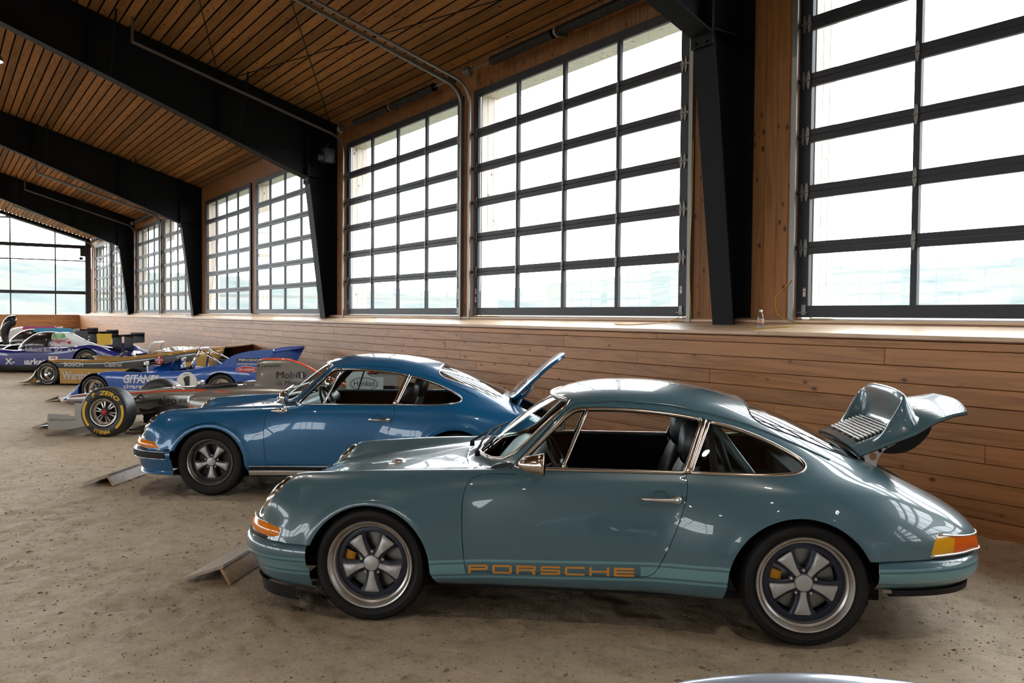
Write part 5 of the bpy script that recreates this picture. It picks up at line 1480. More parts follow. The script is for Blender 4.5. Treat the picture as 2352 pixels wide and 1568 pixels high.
# ------------------------------------------------------------------ racing cars further down the row
YAWR = R(52.806)
M['matra'] = paint_mat('racing_blue_paint', (0.006, 0.085, 0.42), rough=0.35)
M['gold'] = paint_mat('gold_paint', (0.42, 0.24, 0.06), flake=0.55, rough=0.35)
M['gloss_black'] = paint_mat('gloss_black_paint', (0.008, 0.008, 0.009))
M['navyp'] = paint_mat('dark_blue_paint', (0.007, 0.012, 0.19), rough=0.3)
M['whitep'] = paint_mat('white_paint', (0.70, 0.70, 0.70), rough=0.35)
M['darkchrome'] = pmat('brushed_chrome_paint', (0.30, 0.285, 0.265), 0.3, metal=0.55, coat=0.5)
M['f1red'] = paint_mat('fluorescent_red_paint', (0.75, 0.07, 0.015), rough=0.4)
M['cyanp'] = paint_mat('cyan_paint', (0.01, 0.36, 0.62), rough=0.4)
M['greyp'] = paint_mat('light_grey_paint', (0.40, 0.41, 0.42), rough=0.4)
M['magp'] = paint_mat('magenta_paint', (0.38, 0.01, 0.16), rough=0.4)
M['yellowp'] = paint_mat('yellow_paint', (0.72, 0.46, 0.01), rough=0.45)
M['greenp'] = pmat('green_print', (0.13, 0.50, 0.10), 0.45)
M['redprint'] = pmat('red_print', (0.55, 0.02, 0.015), 0.45)
M['silvprint'] = pmat('silver_print', (0.55, 0.55, 0.57), 0.4)
M['orangeprint'] = pmat('orange_red_print', (0.75, 0.08, 0.02), 0.45)
M['yprint'] = pmat('yellow_print', (0.80, 0.50, 0.0), 0.5)
M['carbon'] = pmat('carbon_black', (0.010, 0.010, 0.011), 0.35, spec=0.5)
M['slick'] = pmat('slick_tyre', (0.016, 0.016, 0.018), 0.42, spec=0.5)
M['polished'] = pmat('polished_rim', (0.70, 0.68, 0.65), 0.16, metal=1.0)

def half_rows(rows, ns, nk):
    rs = [catmull(r, nk) for r in rows]
    return [list(r) for r in zip(*[catmull(c, ns) for c in zip(*rs)])]
def body_bm(rows, ns=5, nk=5, bands=None, smooth_it=3):
    """mirrored loft; bands maps control column index -> material index"""
    R_ = half_rows(rows, ns, nk); nr, nc = len(R_), len(R_[0])
    for it in range(smooth_it):
        new = [[p.copy() for p in r] for r in R_]
        for i in range(1, nr-1):
            for k in range(1, nc-1):
                new[i][k] = R_[i][k].lerp((R_[i-1][k]+R_[i+1][k]+R_[i][k-1]+R_[i][k+1])*0.25, 0.4)
        R_ = new
    bm = bmesh.new()
    V = [[bm.verts.new(p) for p in r] for r in R_]
    W = [[V[i][k] if abs(R_[i][k].y) < 1e-6 else bm.verts.new((R_[i][k].x, -R_[i][k].y, R_[i][k].z)) for k in range(nc)] for i in range(nr)]
    for i in range(nr-1):
        for k in range(nc-1):
            mi = (bands or {}).get(k//nk, 0)
            f = bm.faces.new((V[i][k], V[i][k+1], V[i+1][k+1], V[i+1][k])); f.material_index = mi
            f = bm.faces.new((W[i][k], W[i+1][k], W[i+1][k+1], W[i][k+1])); f.material_index = mi
    bm.normal_update()
    return bm
def arch_cut(bm, cx, cz, r, ymin=0.5):
    fn = lambda c: (math.hypot(c.x-cx, c.z-cz)-r) if c.z > cz else abs(c.x-cx)-r
    fs = [f for f in bm.faces if abs(f.calc_center_median().y) > ymin and abs(f.calc_center_median().x-cx) < r+0.3]
    bmesh.ops.delete(bm, geom=cut(bm, fn, fs), context='FACES')
def top_cut(bm, x0, x1, hy, r, zmin=0.3):
    def fn(c):
        if c.z < zmin: return 1.0
        qx = abs(c.x-(x0+x1)/2)-((x1-x0)/2-r); qy = abs(c.y)-(hy-r)
        return min(max(qx, qy), 0)+math.hypot(max(qx, 0), max(qy, 0))-r
    bmesh.ops.delete(bm, geom=cut(bm, fn, [f for f in bm.faces if x0-0.3 < f.calc_center_median().x < x1+0.3]), context='FACES')
def flat_text(car, name, s, x0, z0, w, h, mat, bvh=None, y=None, bold=0.02, shear=0.0, off=0.004, bg=None):
    """lettering on the near (-y) side, reading toward the rear"""
    v, f = text_fit(s, w, h, bold, shear)
    if bvh is not None:
        # fine enough to follow the curved panel
        b_ = bmesh.new(); vs = [b_.verts.new((p[0], p[1], 0)) for p in v]
        for q in f:
            try: b_.faces.new([vs[i] for i in q])
            except ValueError: pass
        bmesh.ops.triangulate(b_, faces=b_.faces[:])
        for _ in range(2):
            le = [e for e in b_.edges if e.calc_length() > 0.03]
            if le: bmesh.ops.subdivide_edges(b_, edges=le, cuts=1)
            bmesh.ops.triangulate(b_, faces=b_.faces[:])
        b_.verts.index_update()
        v = [(p.co.x, p.co.y) for p in b_.verts]; f = [tuple(p.index for p in q.verts) for q in b_.faces]; b_.free()
    P = []
    for (u, t) in v:
        if bvh is not None:
            hit = bvh.ray_cast(Vector((x0+u, -3, z0+t)), Vector((0, 1, 0)))
            yy = hit[0].y-off if hit[0] is not None else (y or -0.9)
        else: yy = y
        P.append((x0+u, yy, z0+t))
    return MB().add(P, f).build(name, mat, car)
def arc_text(w, s, r, hgt, a_mid, span, t, mat, name, flip=False, bold=0.03, shear=0.0):
    """lettering bent round a tyre wall in the x/z plane, outer side toward -y"""
    v, f = text_fit(s, 1.0, 1.0, bold, shear)
    P = []
    for (u, q) in v:
        if not flip:
            a = a_mid + span/2 - u*span; rr = r - hgt/2 + q*hgt
        else:
            a = a_mid - span/2 + u*span; rr = r + hgt/2 - q*hgt
        P.append((rr*math.cos(a), t, rr*math.sin(a)))
    return MB().add(P, f).build(name, mat, w)
def racing_wheel(car, x, y, z, rad, width, rimr, side, kind='deep'):
    w = empty('wheel'); w.parent = car; w.location = (x, y, z); o = side; h = width/2
    L = lambda prof, n=64: MB().lathe([(r, o*t) for r, t in prof], n, 'y')
    L([(rimr-0.006, h-0.03), (rimr+0.004, h-0.014), (rimr+0.03, h-0.002), (rad*0.86, h+0.004), (rad*0.94, h-0.008), (rad*0.985, h-0.03), (rad, h-0.06), (rad, -h+0.06), (rad*0.985, -h+0.03), (rad*0.93, -h), (rimr, -h+0.03)], 72).build('tyre', M['slick'], w, smooth=True)
    if kind == 'f1':
        L([(rimr+0.004, h-0.012), (rimr+0.002, h+0.002), (rimr-0.008, h), (rimr-0.014, h-0.012), (rimr-0.02, h-0.05), (rimr-0.045, h-0.062), (rimr-0.05, h-0.09)]).build('rim', M['lip'], w, angle=45)
        for k in range(12):
            a = 2*math.pi*k/12 + (0.09 if k % 2 else -0.09)
            c_, s_ = math.cos(a), math.sin(a)
            m = MB(); hw = 0.0075
            sec = []
            for r_, t_ in ((0.050, h-0.045), (0.085, h-0.055), (rimr-0.04, h-0.062)):
                sec.append([(r_*c_-hw*s_*q, o*(t_+dt), r_*s_+hw*c_*q) for q, dt in ((-1, -0.02), (-1, 0), (1, 0), (1, -0.02))])
            m.grid(sec, closed=True).build('spoke', M['lip'], w)
        L([(0.0, h-0.035), (0.052, h-0.035), (0.060, h-0.045), (0.06, h-0.08)], 36).build('hub', M['carbon'], w, angle=40)
        L([(0.0, h-0.008), (0.02, h-0.008), (0.034, h-0.018), (0.036, h-0.04)], 12).build('wheel_nut', M['redprint'], w, angle=40)
        L([(0.0, h-0.12), (rimr, h-0.12)], 36).build('wheel_back', M['wblack'], w)
        if o < 0:
            t = -(h+0.0055); rm = rad*0.80
            arc_text(w, 'P', rm, 0.058, R(120), R(12), t, M['yprint'], 'tyre_lettering', shear=0.25); arc_text(w, 'ZERO', rm, 0.058, R(70), R(66), t, M['yprint'], 'tyre_lettering', shear=0.25)
            arc_text(w, 'PIRELLI', rm, 0.046, R(-94), R(46), t, M['yprint'], 'tyre_lettering', flip=False, shear=0.0)
            for a0, a1 in ((148, 222), (-50, 22)):
                MB().lathe([(rad*0.755, t), (rad*0.855, t)], 24, 'y', a0=R(a0), a1=R(a1)).build('tyre_stripe', M['yprint'], w)
    else:
        L([(rimr+0.004, h-0.012), (rimr+0.002, h+0.004), (rimr-0.008, h+0.002), (rimr-0.014, h-0.012), (rimr-0.022, h-0.06), (rimr-0.026, h-0.11), (rimr-0.08, h-0.125)]).build('rim', M['polished'], w, angle=45)
        L([(rimr-0.08, h-0.122), (0.07, h-0.115), (0.06, h-0.10), (0.0, h-0.095)], 40).build('wheel_centre', M['wblack'], w, angle=45)
        L([(0.0, h-0.06), (0.025, h-0.06), (0.032, h-0.075), (0.032, h-0.1)], 8).build('wheel_nut', M['alu'], w, angle=30)
        for k in range(6):
            a = 2*math.pi*k/6
            sec = [[(r_*math.cos(a)-0.014*math.sin(a)*q, o*(t_), r_*math.sin(a)+0.014*math.cos(a)*q) for q in (-1, 1)] for r_, t_ in ((0.05, h-0.095), (rimr-0.06, h-0.105))]
            MB().grid(sec).build('spoke', M['engine'], w)
        if kind == 'lettered' and o < 0:
            arc_text(w, 'Hoosier', rad*0.82, 0.035, R(90), R(62), -(h+0.0055), M['silvprint'], 'tyre_lettering', bold=0.0)
            arc_text(w, 'Hoosier', rad*0.82, 0.035, R(-90), R(62), -(h+0.0055), M['silvprint'], 'tyre_lettering', flip=True, bold=0.0)
    return w
def rod(m, a, b, r, n=6): return m.tube([a, b], r, n)

# ---- blue open sports prototype
def row6(x, bot, side, sh, inn, cen, yo=0.95, xs=None):
    zb = bot
    return [(x, yo-0.02, zb), (x, yo, lerp(zb, side, 0.35)), (x, yo-0.003, side), (x, yo-0.08, sh), (x, 0.50, inn), (x, 0, cen)]
mat = empty('race_car', (-17.618, 2.859, 0), YAWR, label='blue open sports prototype with a white number circle on its flank', cat='race car')
rows = [[(-0.555,0.86,0.05),(-0.56,0.865,0.055),(-0.57,0.86,0.06),(-0.58,0.80,0.065),(-0.62,0.40,0.065),(-0.63,0,0.065)],
        [(-0.40,0.90,0.05),(-0.40,0.925,0.10),(-0.40,0.915,0.185),(-0.41,0.85,0.175),(-0.45,0.45,0.12),(-0.46,0,0.11)],
        row6(-0.20,0.05,0.36,0.355,0.22,0.19), row6(0.02,0.05,0.50,0.50,0.33,0.29), row6(0.25,0.05,0.57,0.58,0.45,0.42), row6(0.50,0.05,0.565,0.595,0.53,0.51),
        row6(0.80,0.05,0.555,0.575,0.55,0.555), row6(1.2,0.05,0.575,0.59,0.595,0.60), row6(1.7,0.05,0.60,0.62,0.60,0.59), row6(2.05,0.05,0.655,0.685,0.60,0.58),
        row6(2.42,0.05,0.70,0.735,0.62,0.60), row6(2.8,0.06,0.68,0.715,0.63,0.60), row6(3.2,0.16,0.63,0.66,0.61,0.60), row6(3.5,0.30,0.58,0.60,0.58,0.58)]
bm = body_bm(rows); mbv = BVHTree.FromBMesh(bm)
arch_cut(bm, 0.06, 0.258, 0.290); arch_cut(bm, 2.40, 0.29, 0.312)
top_cut(bm, 1.02, 1.72, 0.62, 0.12); top_cut(bm, 1.85, 2.95, 0.45, 0.08)
shell(bm, 0.02); bm_obj(bm, 'body', M['matra'], mat)
MB().box(0.45, 3.3, -0.86, 0.86, 0.06, 0.12).box(0.9, 0.98, -0.7, 0.7, 0.1, 0.52).box(1.72, 1.8, -0.7, 0.7, 0.1, 0.58).box(0.9, 1.8, -0.7, -0.62, 0.1, 0.55).box(0.9, 1.8, 0.62, 0.7, 0.1, 0.55).build('tub', M['carbon'], mat)
for s in (-1, 1):
    racing_wheel(mat, 0.06, s*(0.925-0.13), 0.258, 0.262, 0.26, 0.185, s)
    racing_wheel(mat, 2.40, s*(0.93-0.18), 0.285, 0.290, 0.36, 0.20, s)
    MB().prism(cat2([(2.22,0.66),(2.38,0.735),(2.55,0.86),(2.70,0.93),(2.92,0.985),(3.10,1.005),(3.34,1.02)], 3) + [(3.37,1.00),(3.34,0.95),(3.16,0.62)], 'y', s*0.945, s*0.905).build('tail_fin', M['matra'], mat)
    MB().lathe([(0, s*0.46), (0.315, s*0.46), (0.315, s*0.9)], 24, 'y', (2.40, 0, 0.29), a0=0, a1=math.pi).build('wheel_house', M['black'], mat)
    MB().lathe([(0, s*0.5), (0.295, s*0.5), (0.295, s*0.9)], 24, 'y', (0.06, 0, 0.258), a0=0, a1=math.pi).build('wheel_house', M['black'], mat)
MB().prism(cat2([(2.95,0.92),(3.10,0.95),(3.35,1.0),(3.35,0.975),(3.10,0.915)], 2, True), 'y', -0.905, 0.905).build('rear_wing', M['matra'], mat)
MB().grid([[(1.0, y, 0.56), (1.06-abs(y)*0.1, y*0.96, 0.66-0.05*abs(y)), (1.16-abs(y)*0.1, y*0.9, 0.755-0.12*abs(y))] for y in (-0.6,-0.45,-0.25,0,0.25,0.45,0.6)]).grid([[(1.02, y, 0.56), (1.08-abs(y)*0.1, y*0.96, 0.655-0.05*abs(y)), (1.17-abs(y)*0.1, y*0.9, 0.745-0.12*abs(y))] for y in (-0.6,-0.45,-0.25,0,0.25,0.45,0.6)], flip=True).build('cowl', M['matra'], mat, smooth=True)
MB().tube([(1.28+0.03*math.sin(a), -0.3+0.15*math.cos(a), 0.66+0.15*math.sin(a)) for a in (2*math.pi*i/24 for i in range(24))], 0.014, 6, closed=True).build('steering_wheel', M['carbon'], mat, smooth=True)
MB().bbox(1.55, 1.72, -0.5, -0.1, 0.2, 0.66, 0.04).build('seat', M['leather'], mat)
rb = MB()
for yy in (-0.52, 0.05): rb.tube([(1.72, yy, 0.55), (1.76, yy, 0.86), (1.80, yy+(0.05 if yy < 0 else -0.05), 0.98)], 0.022, 8)
rb.tube([(1.80, -0.47, 0.98), (1.80, -0.42, 1.0), (1.80, -0.05, 1.0), (1.80, 0.0, 0.98)], 0.022, 8)
rod(rb, (1.80, -0.45, 0.99), (2.35, -0.50, 0.64), 0.019); rod(rb, (1.80, -0.02, 0.99), (2.35, 0.10, 0.66), 0.019); rod(rb, (1.62, -0.50, 0.58), (1.79, -0.46, 0.97), 0.018)
rb.build('roll_bar', M['chrome'], mat, smooth=True)
eng = MB().bbox(1.95, 2.55, -0.22, 0.22, 0.35, 0.66, 0.03).bbox(1.98, 2.5, -0.30, -0.12, 0.60, 0.72, 0.03).bbox(1.98, 2.5, 0.12, 0.30, 0.60, 0.72, 0.03)
for i in range(6): eng.lathe([(0.03, 0.0), (0.03, 0.09), (0.042, 0.12)], 10, 'z', (2.0+i*0.09, -0.06, 0.66)); eng.lathe([(0.03, 0.0), (0.03, 0.09), (0.042, 0.12)], 10, 'z', (2.0+i*0.09, 0.06, 0.66))
eng.build('engine', M['engine'], mat, angle=40)
for s, yy in ((1, -0.78), (-1, 0.78)):
    MB().tube([(0.98, yy, 0.56), (0.97, yy, 0.72)], 0.009, 6).bbox(0.93, 0.98, yy-0.06, yy+0.06, 0.70, 0.77, 0.012).build('mirror', M['alu'], mat)
MB().prism([(-0.45,0.10),(-0.36,0.18),(-0.31,0.215),(-0.30,0.16),(-0.36,0.11)], 'y', -0.93, -0.90).build('headlamp_cover', M['greyp'], mat)
def on_side(car, name, poly, bv, mat, off=0.004, y=-0.95):
    # thin decal laid on the near side of a body
    bm_ = bmesh.new(); bm_.faces.new([bm_.verts.new((x, 0, z)) for x, z in poly]); bmesh.ops.triangulate(bm_, faces=bm_.faces[:])
    bmesh.ops.subdivide_edges(bm_, edges=bm_.edges[:], cuts=3, use_grid_fill=True)
    for v in bm_.verts:
        hit = bv.ray_cast(Vector((v.co.x, -3, v.co.z)), Vector((0, 1, 0)))
        v.co.y = (hit[0].y if hit[0] is not None else y)-off
    return bm_obj(bm_, name, mat, car, smooth=False)
on_side(mat, 'number_circle', [(1.79+0.19*math.cos(2*math.pi*i/40), 0.41+0.19*math.sin(2*math.pi*i/40)) for i in range(40)], mbv, M['white'])
on_side(mat, 'number', [(1.79+u, 0.295+v) for u, v in ((-0.05,0),(0.07,0),(0.07,0.035),(0.05,0.04),(0.05,0.235),(0.0,0.235),(-0.06,0.195),(-0.06,0.16),(-0.02,0.165),(-0.02,0.04),(-0.05,0.035))], mbv, M['blackprint'], off=0.012)
flat_text(mat, 'lettering', 'GITANES', 0.62, 0.385, 0.66, 0.155, M['white'], bvh=mbv, bold=0.03, shear=0.22)
flat_text(mat, 'lettering', 'cigarettes', 0.62, 0.265, 0.56, 0.10, M['white'], bvh=mbv, bold=0.02)
MB().prism([(2.70,0.785),(3.12,0.80),(3.12,0.865),(2.70,0.85)], 'y', -0.953, -0.947).build('decal', M['blackprint'], mat)
flat_text(mat, 'lettering', 'FERODO', 2.73, 0.805, 0.36, 0.04, M['white'], y=-0.955, bold=0.02)
flat_text(mat, 'lettering', 'GOODYEAR', 2.70, 0.735, 0.38, 0.035, M['white'], y=-0.955, bold=0.01, shear=0.3)
MB().prism([(2.88+0.20*math.cos(2*math.pi*i/30), 0.655+0.062*math.sin(2*math.pi*i/30)) for i in range(30)], 'y', -0.9585, -0.953).build('decal', M['white'], mat)
MB().prism([(2.88+0.188*math.cos(2*math.pi*i/30), 0.655+0.053*math.sin(2*math.pi*i/30)) for i in range(30)], 'y', -0.9605, -0.9585).build('decal', M['redprint'], mat)
flat_text(mat, 'lettering', 'DE CARBON', 2.735, 0.632, 0.29, 0.045, M['white'], y=-0.962, bold=0.02)
flat_text(mat, 'lettering', 'GIRLING', 2.76, 0.545, 0.27, 0.05, M['white'], y=-0.956, bold=0.03)

# ---- gold and black open sports prototype
gol = empty('race_car', (-22.486, 2.630, 0), YAWR, label='gold and black open sports prototype with lettering on its flank', cat='race car')
def rowg(x, bot, band, side, sh, inn, cen, yo=0.97): return [(x, yo-0.02, bot), (x, yo, min(band, side-0.06)), (x, yo, side-0.045), (x, yo-0.03, side), (x, yo-0.14, sh), (x, 0.5, inn), (x, 0, cen)]
rows = [[(-0.66,0.95,0.04),(-0.665,0.955,0.045),(-0.67,0.955,0.05),(-0.675,0.94,0.055),(-0.68,0.85,0.058),(-0.72,0.5,0.06),(-0.74,0,0.06)],
        [(-0.50,0.955,0.04),(-0.50,0.965,0.06),(-0.50,0.965,0.075),(-0.50,0.945,0.09),(-0.50,0.85,0.095),(-0.52,0.5,0.10),(-0.52,0,0.10)],
        rowg(-0.36,0.04,0.10,0.20,0.215,0.17,0.16), rowg(-0.20,0.04,0.25,0.42,0.42,0.22,0.18), rowg(0.02,0.04,0.38,0.545,0.55,0.32,0.26), rowg(0.25,0.04,0.395,0.57,0.585,0.42,0.38),
        rowg(0.7,0.04,0.395,0.565,0.58,0.50,0.49), rowg(1.2,0.04,0.395,0.575,0.59,0.56,0.55), rowg(1.6,0.04,0.395,0.605,0.625,0.60,0.585), rowg(2.0,0.04,0.40,0.655,0.68,0.68,0.70),
        rowg(2.35,0.04,0.41,0.70,0.73,0.78,0.84), rowg(2.9,0.06,0.43,0.775,0.80,0.83,0.865), rowg(3.4,0.14,0.50,0.84,0.855,0.86,0.87), rowg(3.75,0.32,0.60,0.875,0.885,0.88,0.88), rowg(4.10,0.80,0.83,0.905,0.91,0.905,0.905)]
bm = body_bm(rows, 5, 4, bands={1: 1, 2: 0})
for f in bm.faces:
    q_ = f.calc_center_median()
    if q_.x > 3.0 and q_.z < 0.42+(q_.x-3.0)*0.55 or q_.x > 3.55: f.material_index = 0
gbv = BVHTree.FromBMesh(bm)
arch_cut(bm, 0.02, 0.262, 0.285); arch_cut(bm, 2.52, 0.29, 0.32)
top_cut(bm, 1.25, 1.85, 0.45, 0.12)
shell(bm, 0.02); bm_obj(bm, 'body', [M['gold'], M['gloss_black']], gol)
MB().box(0.4, 3.4, -0.88, 0.88, 0.05, 0.10).box(1.15, 1.95, -0.5, 0.5, 0.1, 0.42).build('tub', M['carbon'], gol)
for s in (-1, 1):
    racing_wheel(gol, 0.02, s*(0.965-0.14), 0.262, 0.266, 0.28, 0.165, s, 'lettered')
    racing_wheel(gol, 2.52, s*(0.955-0.19), 0.290, 0.295, 0.38, 0.20, s)
    for cx, q in ((0.02, 0.29), (2.52, 0.32)): MB().lathe([(0, s*0.5), (q, s*0.5), (q, s*0.93)], 24, 'y', (cx, 0, 0.27), a0=0, a1=math.pi).build('wheel_house', M['black'], gol)
MB().tube([(2.02, -0.30, 0.66), (2.08, -0.29, 0.92), (2.14, -0.24, 0.965), (2.14, 0.24, 0.965), (2.08, 0.29, 0.92), (2.02, 0.30, 0.66)], 0.024, 8).build('roll_bar', M['whitep'], gol, smooth=True)
MB().grid([[(1.10, y, 0.58), (1.22, y*0.92, 0.66-0.1*abs(y))] for y in (-0.4, -0.2, 0, 0.2, 0.4)]).build('screen', M['lens'], gol)
MB().tube([(1.42+0.03*math.sin(a), -0.2+0.14*math.cos(a), 0.62+0.13*math.sin(a)) for a in (2*math.pi*i/20 for i in range(20))], 0.014, 6, closed=True).build('steering_wheel', M['carbon'], gol, smooth=True)
for s in (-1, 1):
    MB().tube([(1.95, s*0.80, 0.60), (1.95, s*0.80, 0.70)], 0.008, 6).bbox(1.92, 1.97, s*0.80-0.05, s*0.80+0.05, 0.69, 0.75, 0.01).build('mirror', M['alu'], gol)
    MB().prism([(3.66,0.88),(4.14,0.91),(4.10,0.86),(3.92,0.63),(3.70,0.60)], 'y', s*0.965, s*0.93).build('tail_plate', M['gold'], gol)
flat_text(gol, 'lettering', 'BOSCH', 0.42, 0.43, 0.44, 0.095, M['silvprint'], bvh=gbv, bold=0.03)
flat_text(gol, 'lettering', 'Castrol', 1.36, 0.435, 0.40, 0.105, M['silvprint'], bvh=gbv, bold=0.01, shear=0.2)
flat_text(gol, 'lettering', 'Warsteiner', 0.36, 0.13, 0.92, 0.19, M['silvprint'], bvh=gbv, bold=0.03)
MB().prism([(2.62+0.095*math.cos(2*math.pi*i/24), 0.60+0.095*math.sin(2*math.pi*i/24)) for i in range(24)], 'y', -0.985, -0.972).build('decal', M['redprint'], gol)
MB().box(2.53, 2.71, -0.987, -0.985, 0.585, 0.615).box(2.605, 2.635, -0.987, -0.985, 0.51, 0.69).build('decal', M['silvprint'], gol)
flat_text(gol, 'decal', 'W', 2.56, 0.70, 0.12, 0.05, M['gold'], y=-0.975)

# ---- chrome grey single seater
f1 = empty('race_car', (-13.011, 2.364, 0), YAWR, label='chrome grey single seater with yellow lettering on its front tyre', cat='race car')
def oval_loft(stations, n=28, e=0.75):
    rows = []
    for (x, yc, zc, hw, hh) in stations:
        rows.append([(x, yc+hw*math.copysign(abs(math.cos(a))**e, math.cos(a)), zc+hh*math.copysign(abs(math.sin(a))**e, math.sin(a))) for a in (2*math.pi*i/n for i in range(n))])
    return rows
def smooth_stations(st, n=4):
    a = catmull([(s[0], s[2], s[3]) for s in st], n); b = catmull([(s[0], s[1], s[4]) for s in st], n)
    return [(p.x, q.y, p.y, max(0.005, p.z), max(0.005, q.z)) for p, q in zip(a, b)]
st = smooth_stations([(-1.02,0,0.40,0.03,0.025),(-0.95,0,0.405,0.075,0.05),(-0.6,0,0.42,0.115,0.085),(0.0,0,0.42,0.165,0.125),(0.45,0,0.425,0.215,0.165),(0.9,0,0.43,0.26,0.19),(1.2,0,0.43,0.29,0.20),(1.75,0,0.44,0.30,0.22),(2.3,0,0.40,0.28,0.25),(2.9,0,0.34,0.20,0.20),(3.4,0,0.30,0.10,0.10)])
rows = oval_loft(st, 32, 0.62)
tb = MB().grid(rows, closed=True)
tb.m = [1 if (0.5 < math.sin(2*math.pi*(i % 32+0.5)/32) < 0.72 and st[i//32][0] < 1.1) else 0 for i in range(len(tb.f))]
tb.build('monocoque', [M['darkchrome'], M['f1red']], f1, smooth=True)
MB().grid([[(x, y, 0.605+0.02*k) for y in (-0.18, 0.18)] for x, k in ((0.95, 0), (1.5, 0.5))]).build('cockpit_opening', M['carbon'], f1)
MB().tube([(0.95, -0.17, 0.615), (0.98, 0, 0.655), (0.95, 0.17, 0.615)], 0.014, 6).tube([(0.95, -0.18, 0.61), (1.2, -0.21, 0.625), (1.55, -0.20, 0.655)], 0.022, 8).tube([(0.95, 0.18, 0.61), (1.2, 0.21, 0.625), (1.55, 0.20, 0.655)], 0.022, 8).build('cockpit_rim', M['carbon'], f1, smooth=True)
for s in (-1, 1):
    sp = smooth_stations([(1.00,s*0.42,0.42,0.17,0.11),(1.06,s*0.43,0.41,0.205,0.15),(1.3,s*0.44,0.39,0.215,0.17),(1.8,s*0.42,0.36,0.20,0.155),(2.4,s*0.34,0.30,0.14,0.12),(2.9,s*0.26,0.26,0.08,0.08)])
    q = MB().grid(oval_loft(sp, 28, 0.65), closed=True)
    q.build('sidepod', M['darkchrome'], f1, smooth=True)
    fr_ = oval_loft([sp[0]], 28, 0.65)[0]; ce = sp[0]
    MB().add(fr_, [tuple(range(28))]).build('sidepod_inlet', M['carbon'], f1)
    MB().tube([(1.0, s*0.24+0.0, 0.315), (1.02, s*0.42, 0.285), (1.05, s*0.60, 0.315), (1.1, s*0.645, 0.40)], 0.022, 6).build('inlet_lip', M['f1red'], f1, smooth=True)
    MB().grid([[(1.75+0.5*i/6, s*(0.42+0.205*math.cos(a)*(1-0.04*i)), 0.36+0.16*math.sin(a)) for a in (R(50+10*k) if s > 0 else R(50+10*k) for k in range(7))] for i in range(7)]).build('side_flash', M['f1red'], f1, smooth=True)
# engine cover with tall fin
def ecsec(x, top, hw, bot):
    return [(x, -hw*2.6, bot), (x, -hw*1.7, bot+0.10), (x, -hw, lerp(bot, top, 0.55)), (x, -hw*0.85, top-0.05), (x, -hw*0.4, top-0.008), (x, 0, top), (x, hw*0.4, top-0.008), (x, hw*0.85, top-0.05), (x, hw, lerp(bot, top, 0.55)), (x, hw*1.7, bot+0.10), (x, hw*2.6, bot)]
secs = [ecsec(1.79, 1.0, 0.125, 0.50), ecsec(1.86, 1.012, 0.12, 0.50), ecsec(2.05, 1.012, 0.09, 0.50), ecsec(2.25, 0.995, 0.06, 0.48), ecsec(2.48, 0.905, 0.05, 0.46), ecsec(2.67, 0.80, 0.045, 0.44), ecsec(3.0, 0.66, 0.04, 0.40), ecsec(3.3, 0.54, 0.035, 0.36)]
cols = [catmull(c, 4) for c in zip(*secs)]; rws = [list(r) for r in zip(*cols)]
ec = MB().grid(rws); nc_ = len(rws[0])-1
ec.m = [1 if (i % nc_) in (4, 5) else 0 for i in range(len(ec.f))]
ec.build('engine_cover', [M['darkchrome'], M['f1red']], f1, smooth=True)
MB().prism([(y*0.9, z) for _, y, z in ecsec(1.8, 1.0, 0.125, 0.72)[2:9]], 'x', 1.785, 1.80).build('airbox_inlet', M['carbon'], f1)
MB().tube([(1.82,0,1.005),(2.05,0,1.012),(2.25,0,0.996),(2.48,0,0.906),(2.67,0,0.802),(3.0,0,0.662),(3.25,0,0.56)], 0.02, 8).build('cover_spine', M['f1red'], f1, smooth=True)
MB().bbox(1.60, 1.80, -0.16, 0.16, 0.62, 0.70, 0.03).build('headrest', M['darkchrome'], f1)
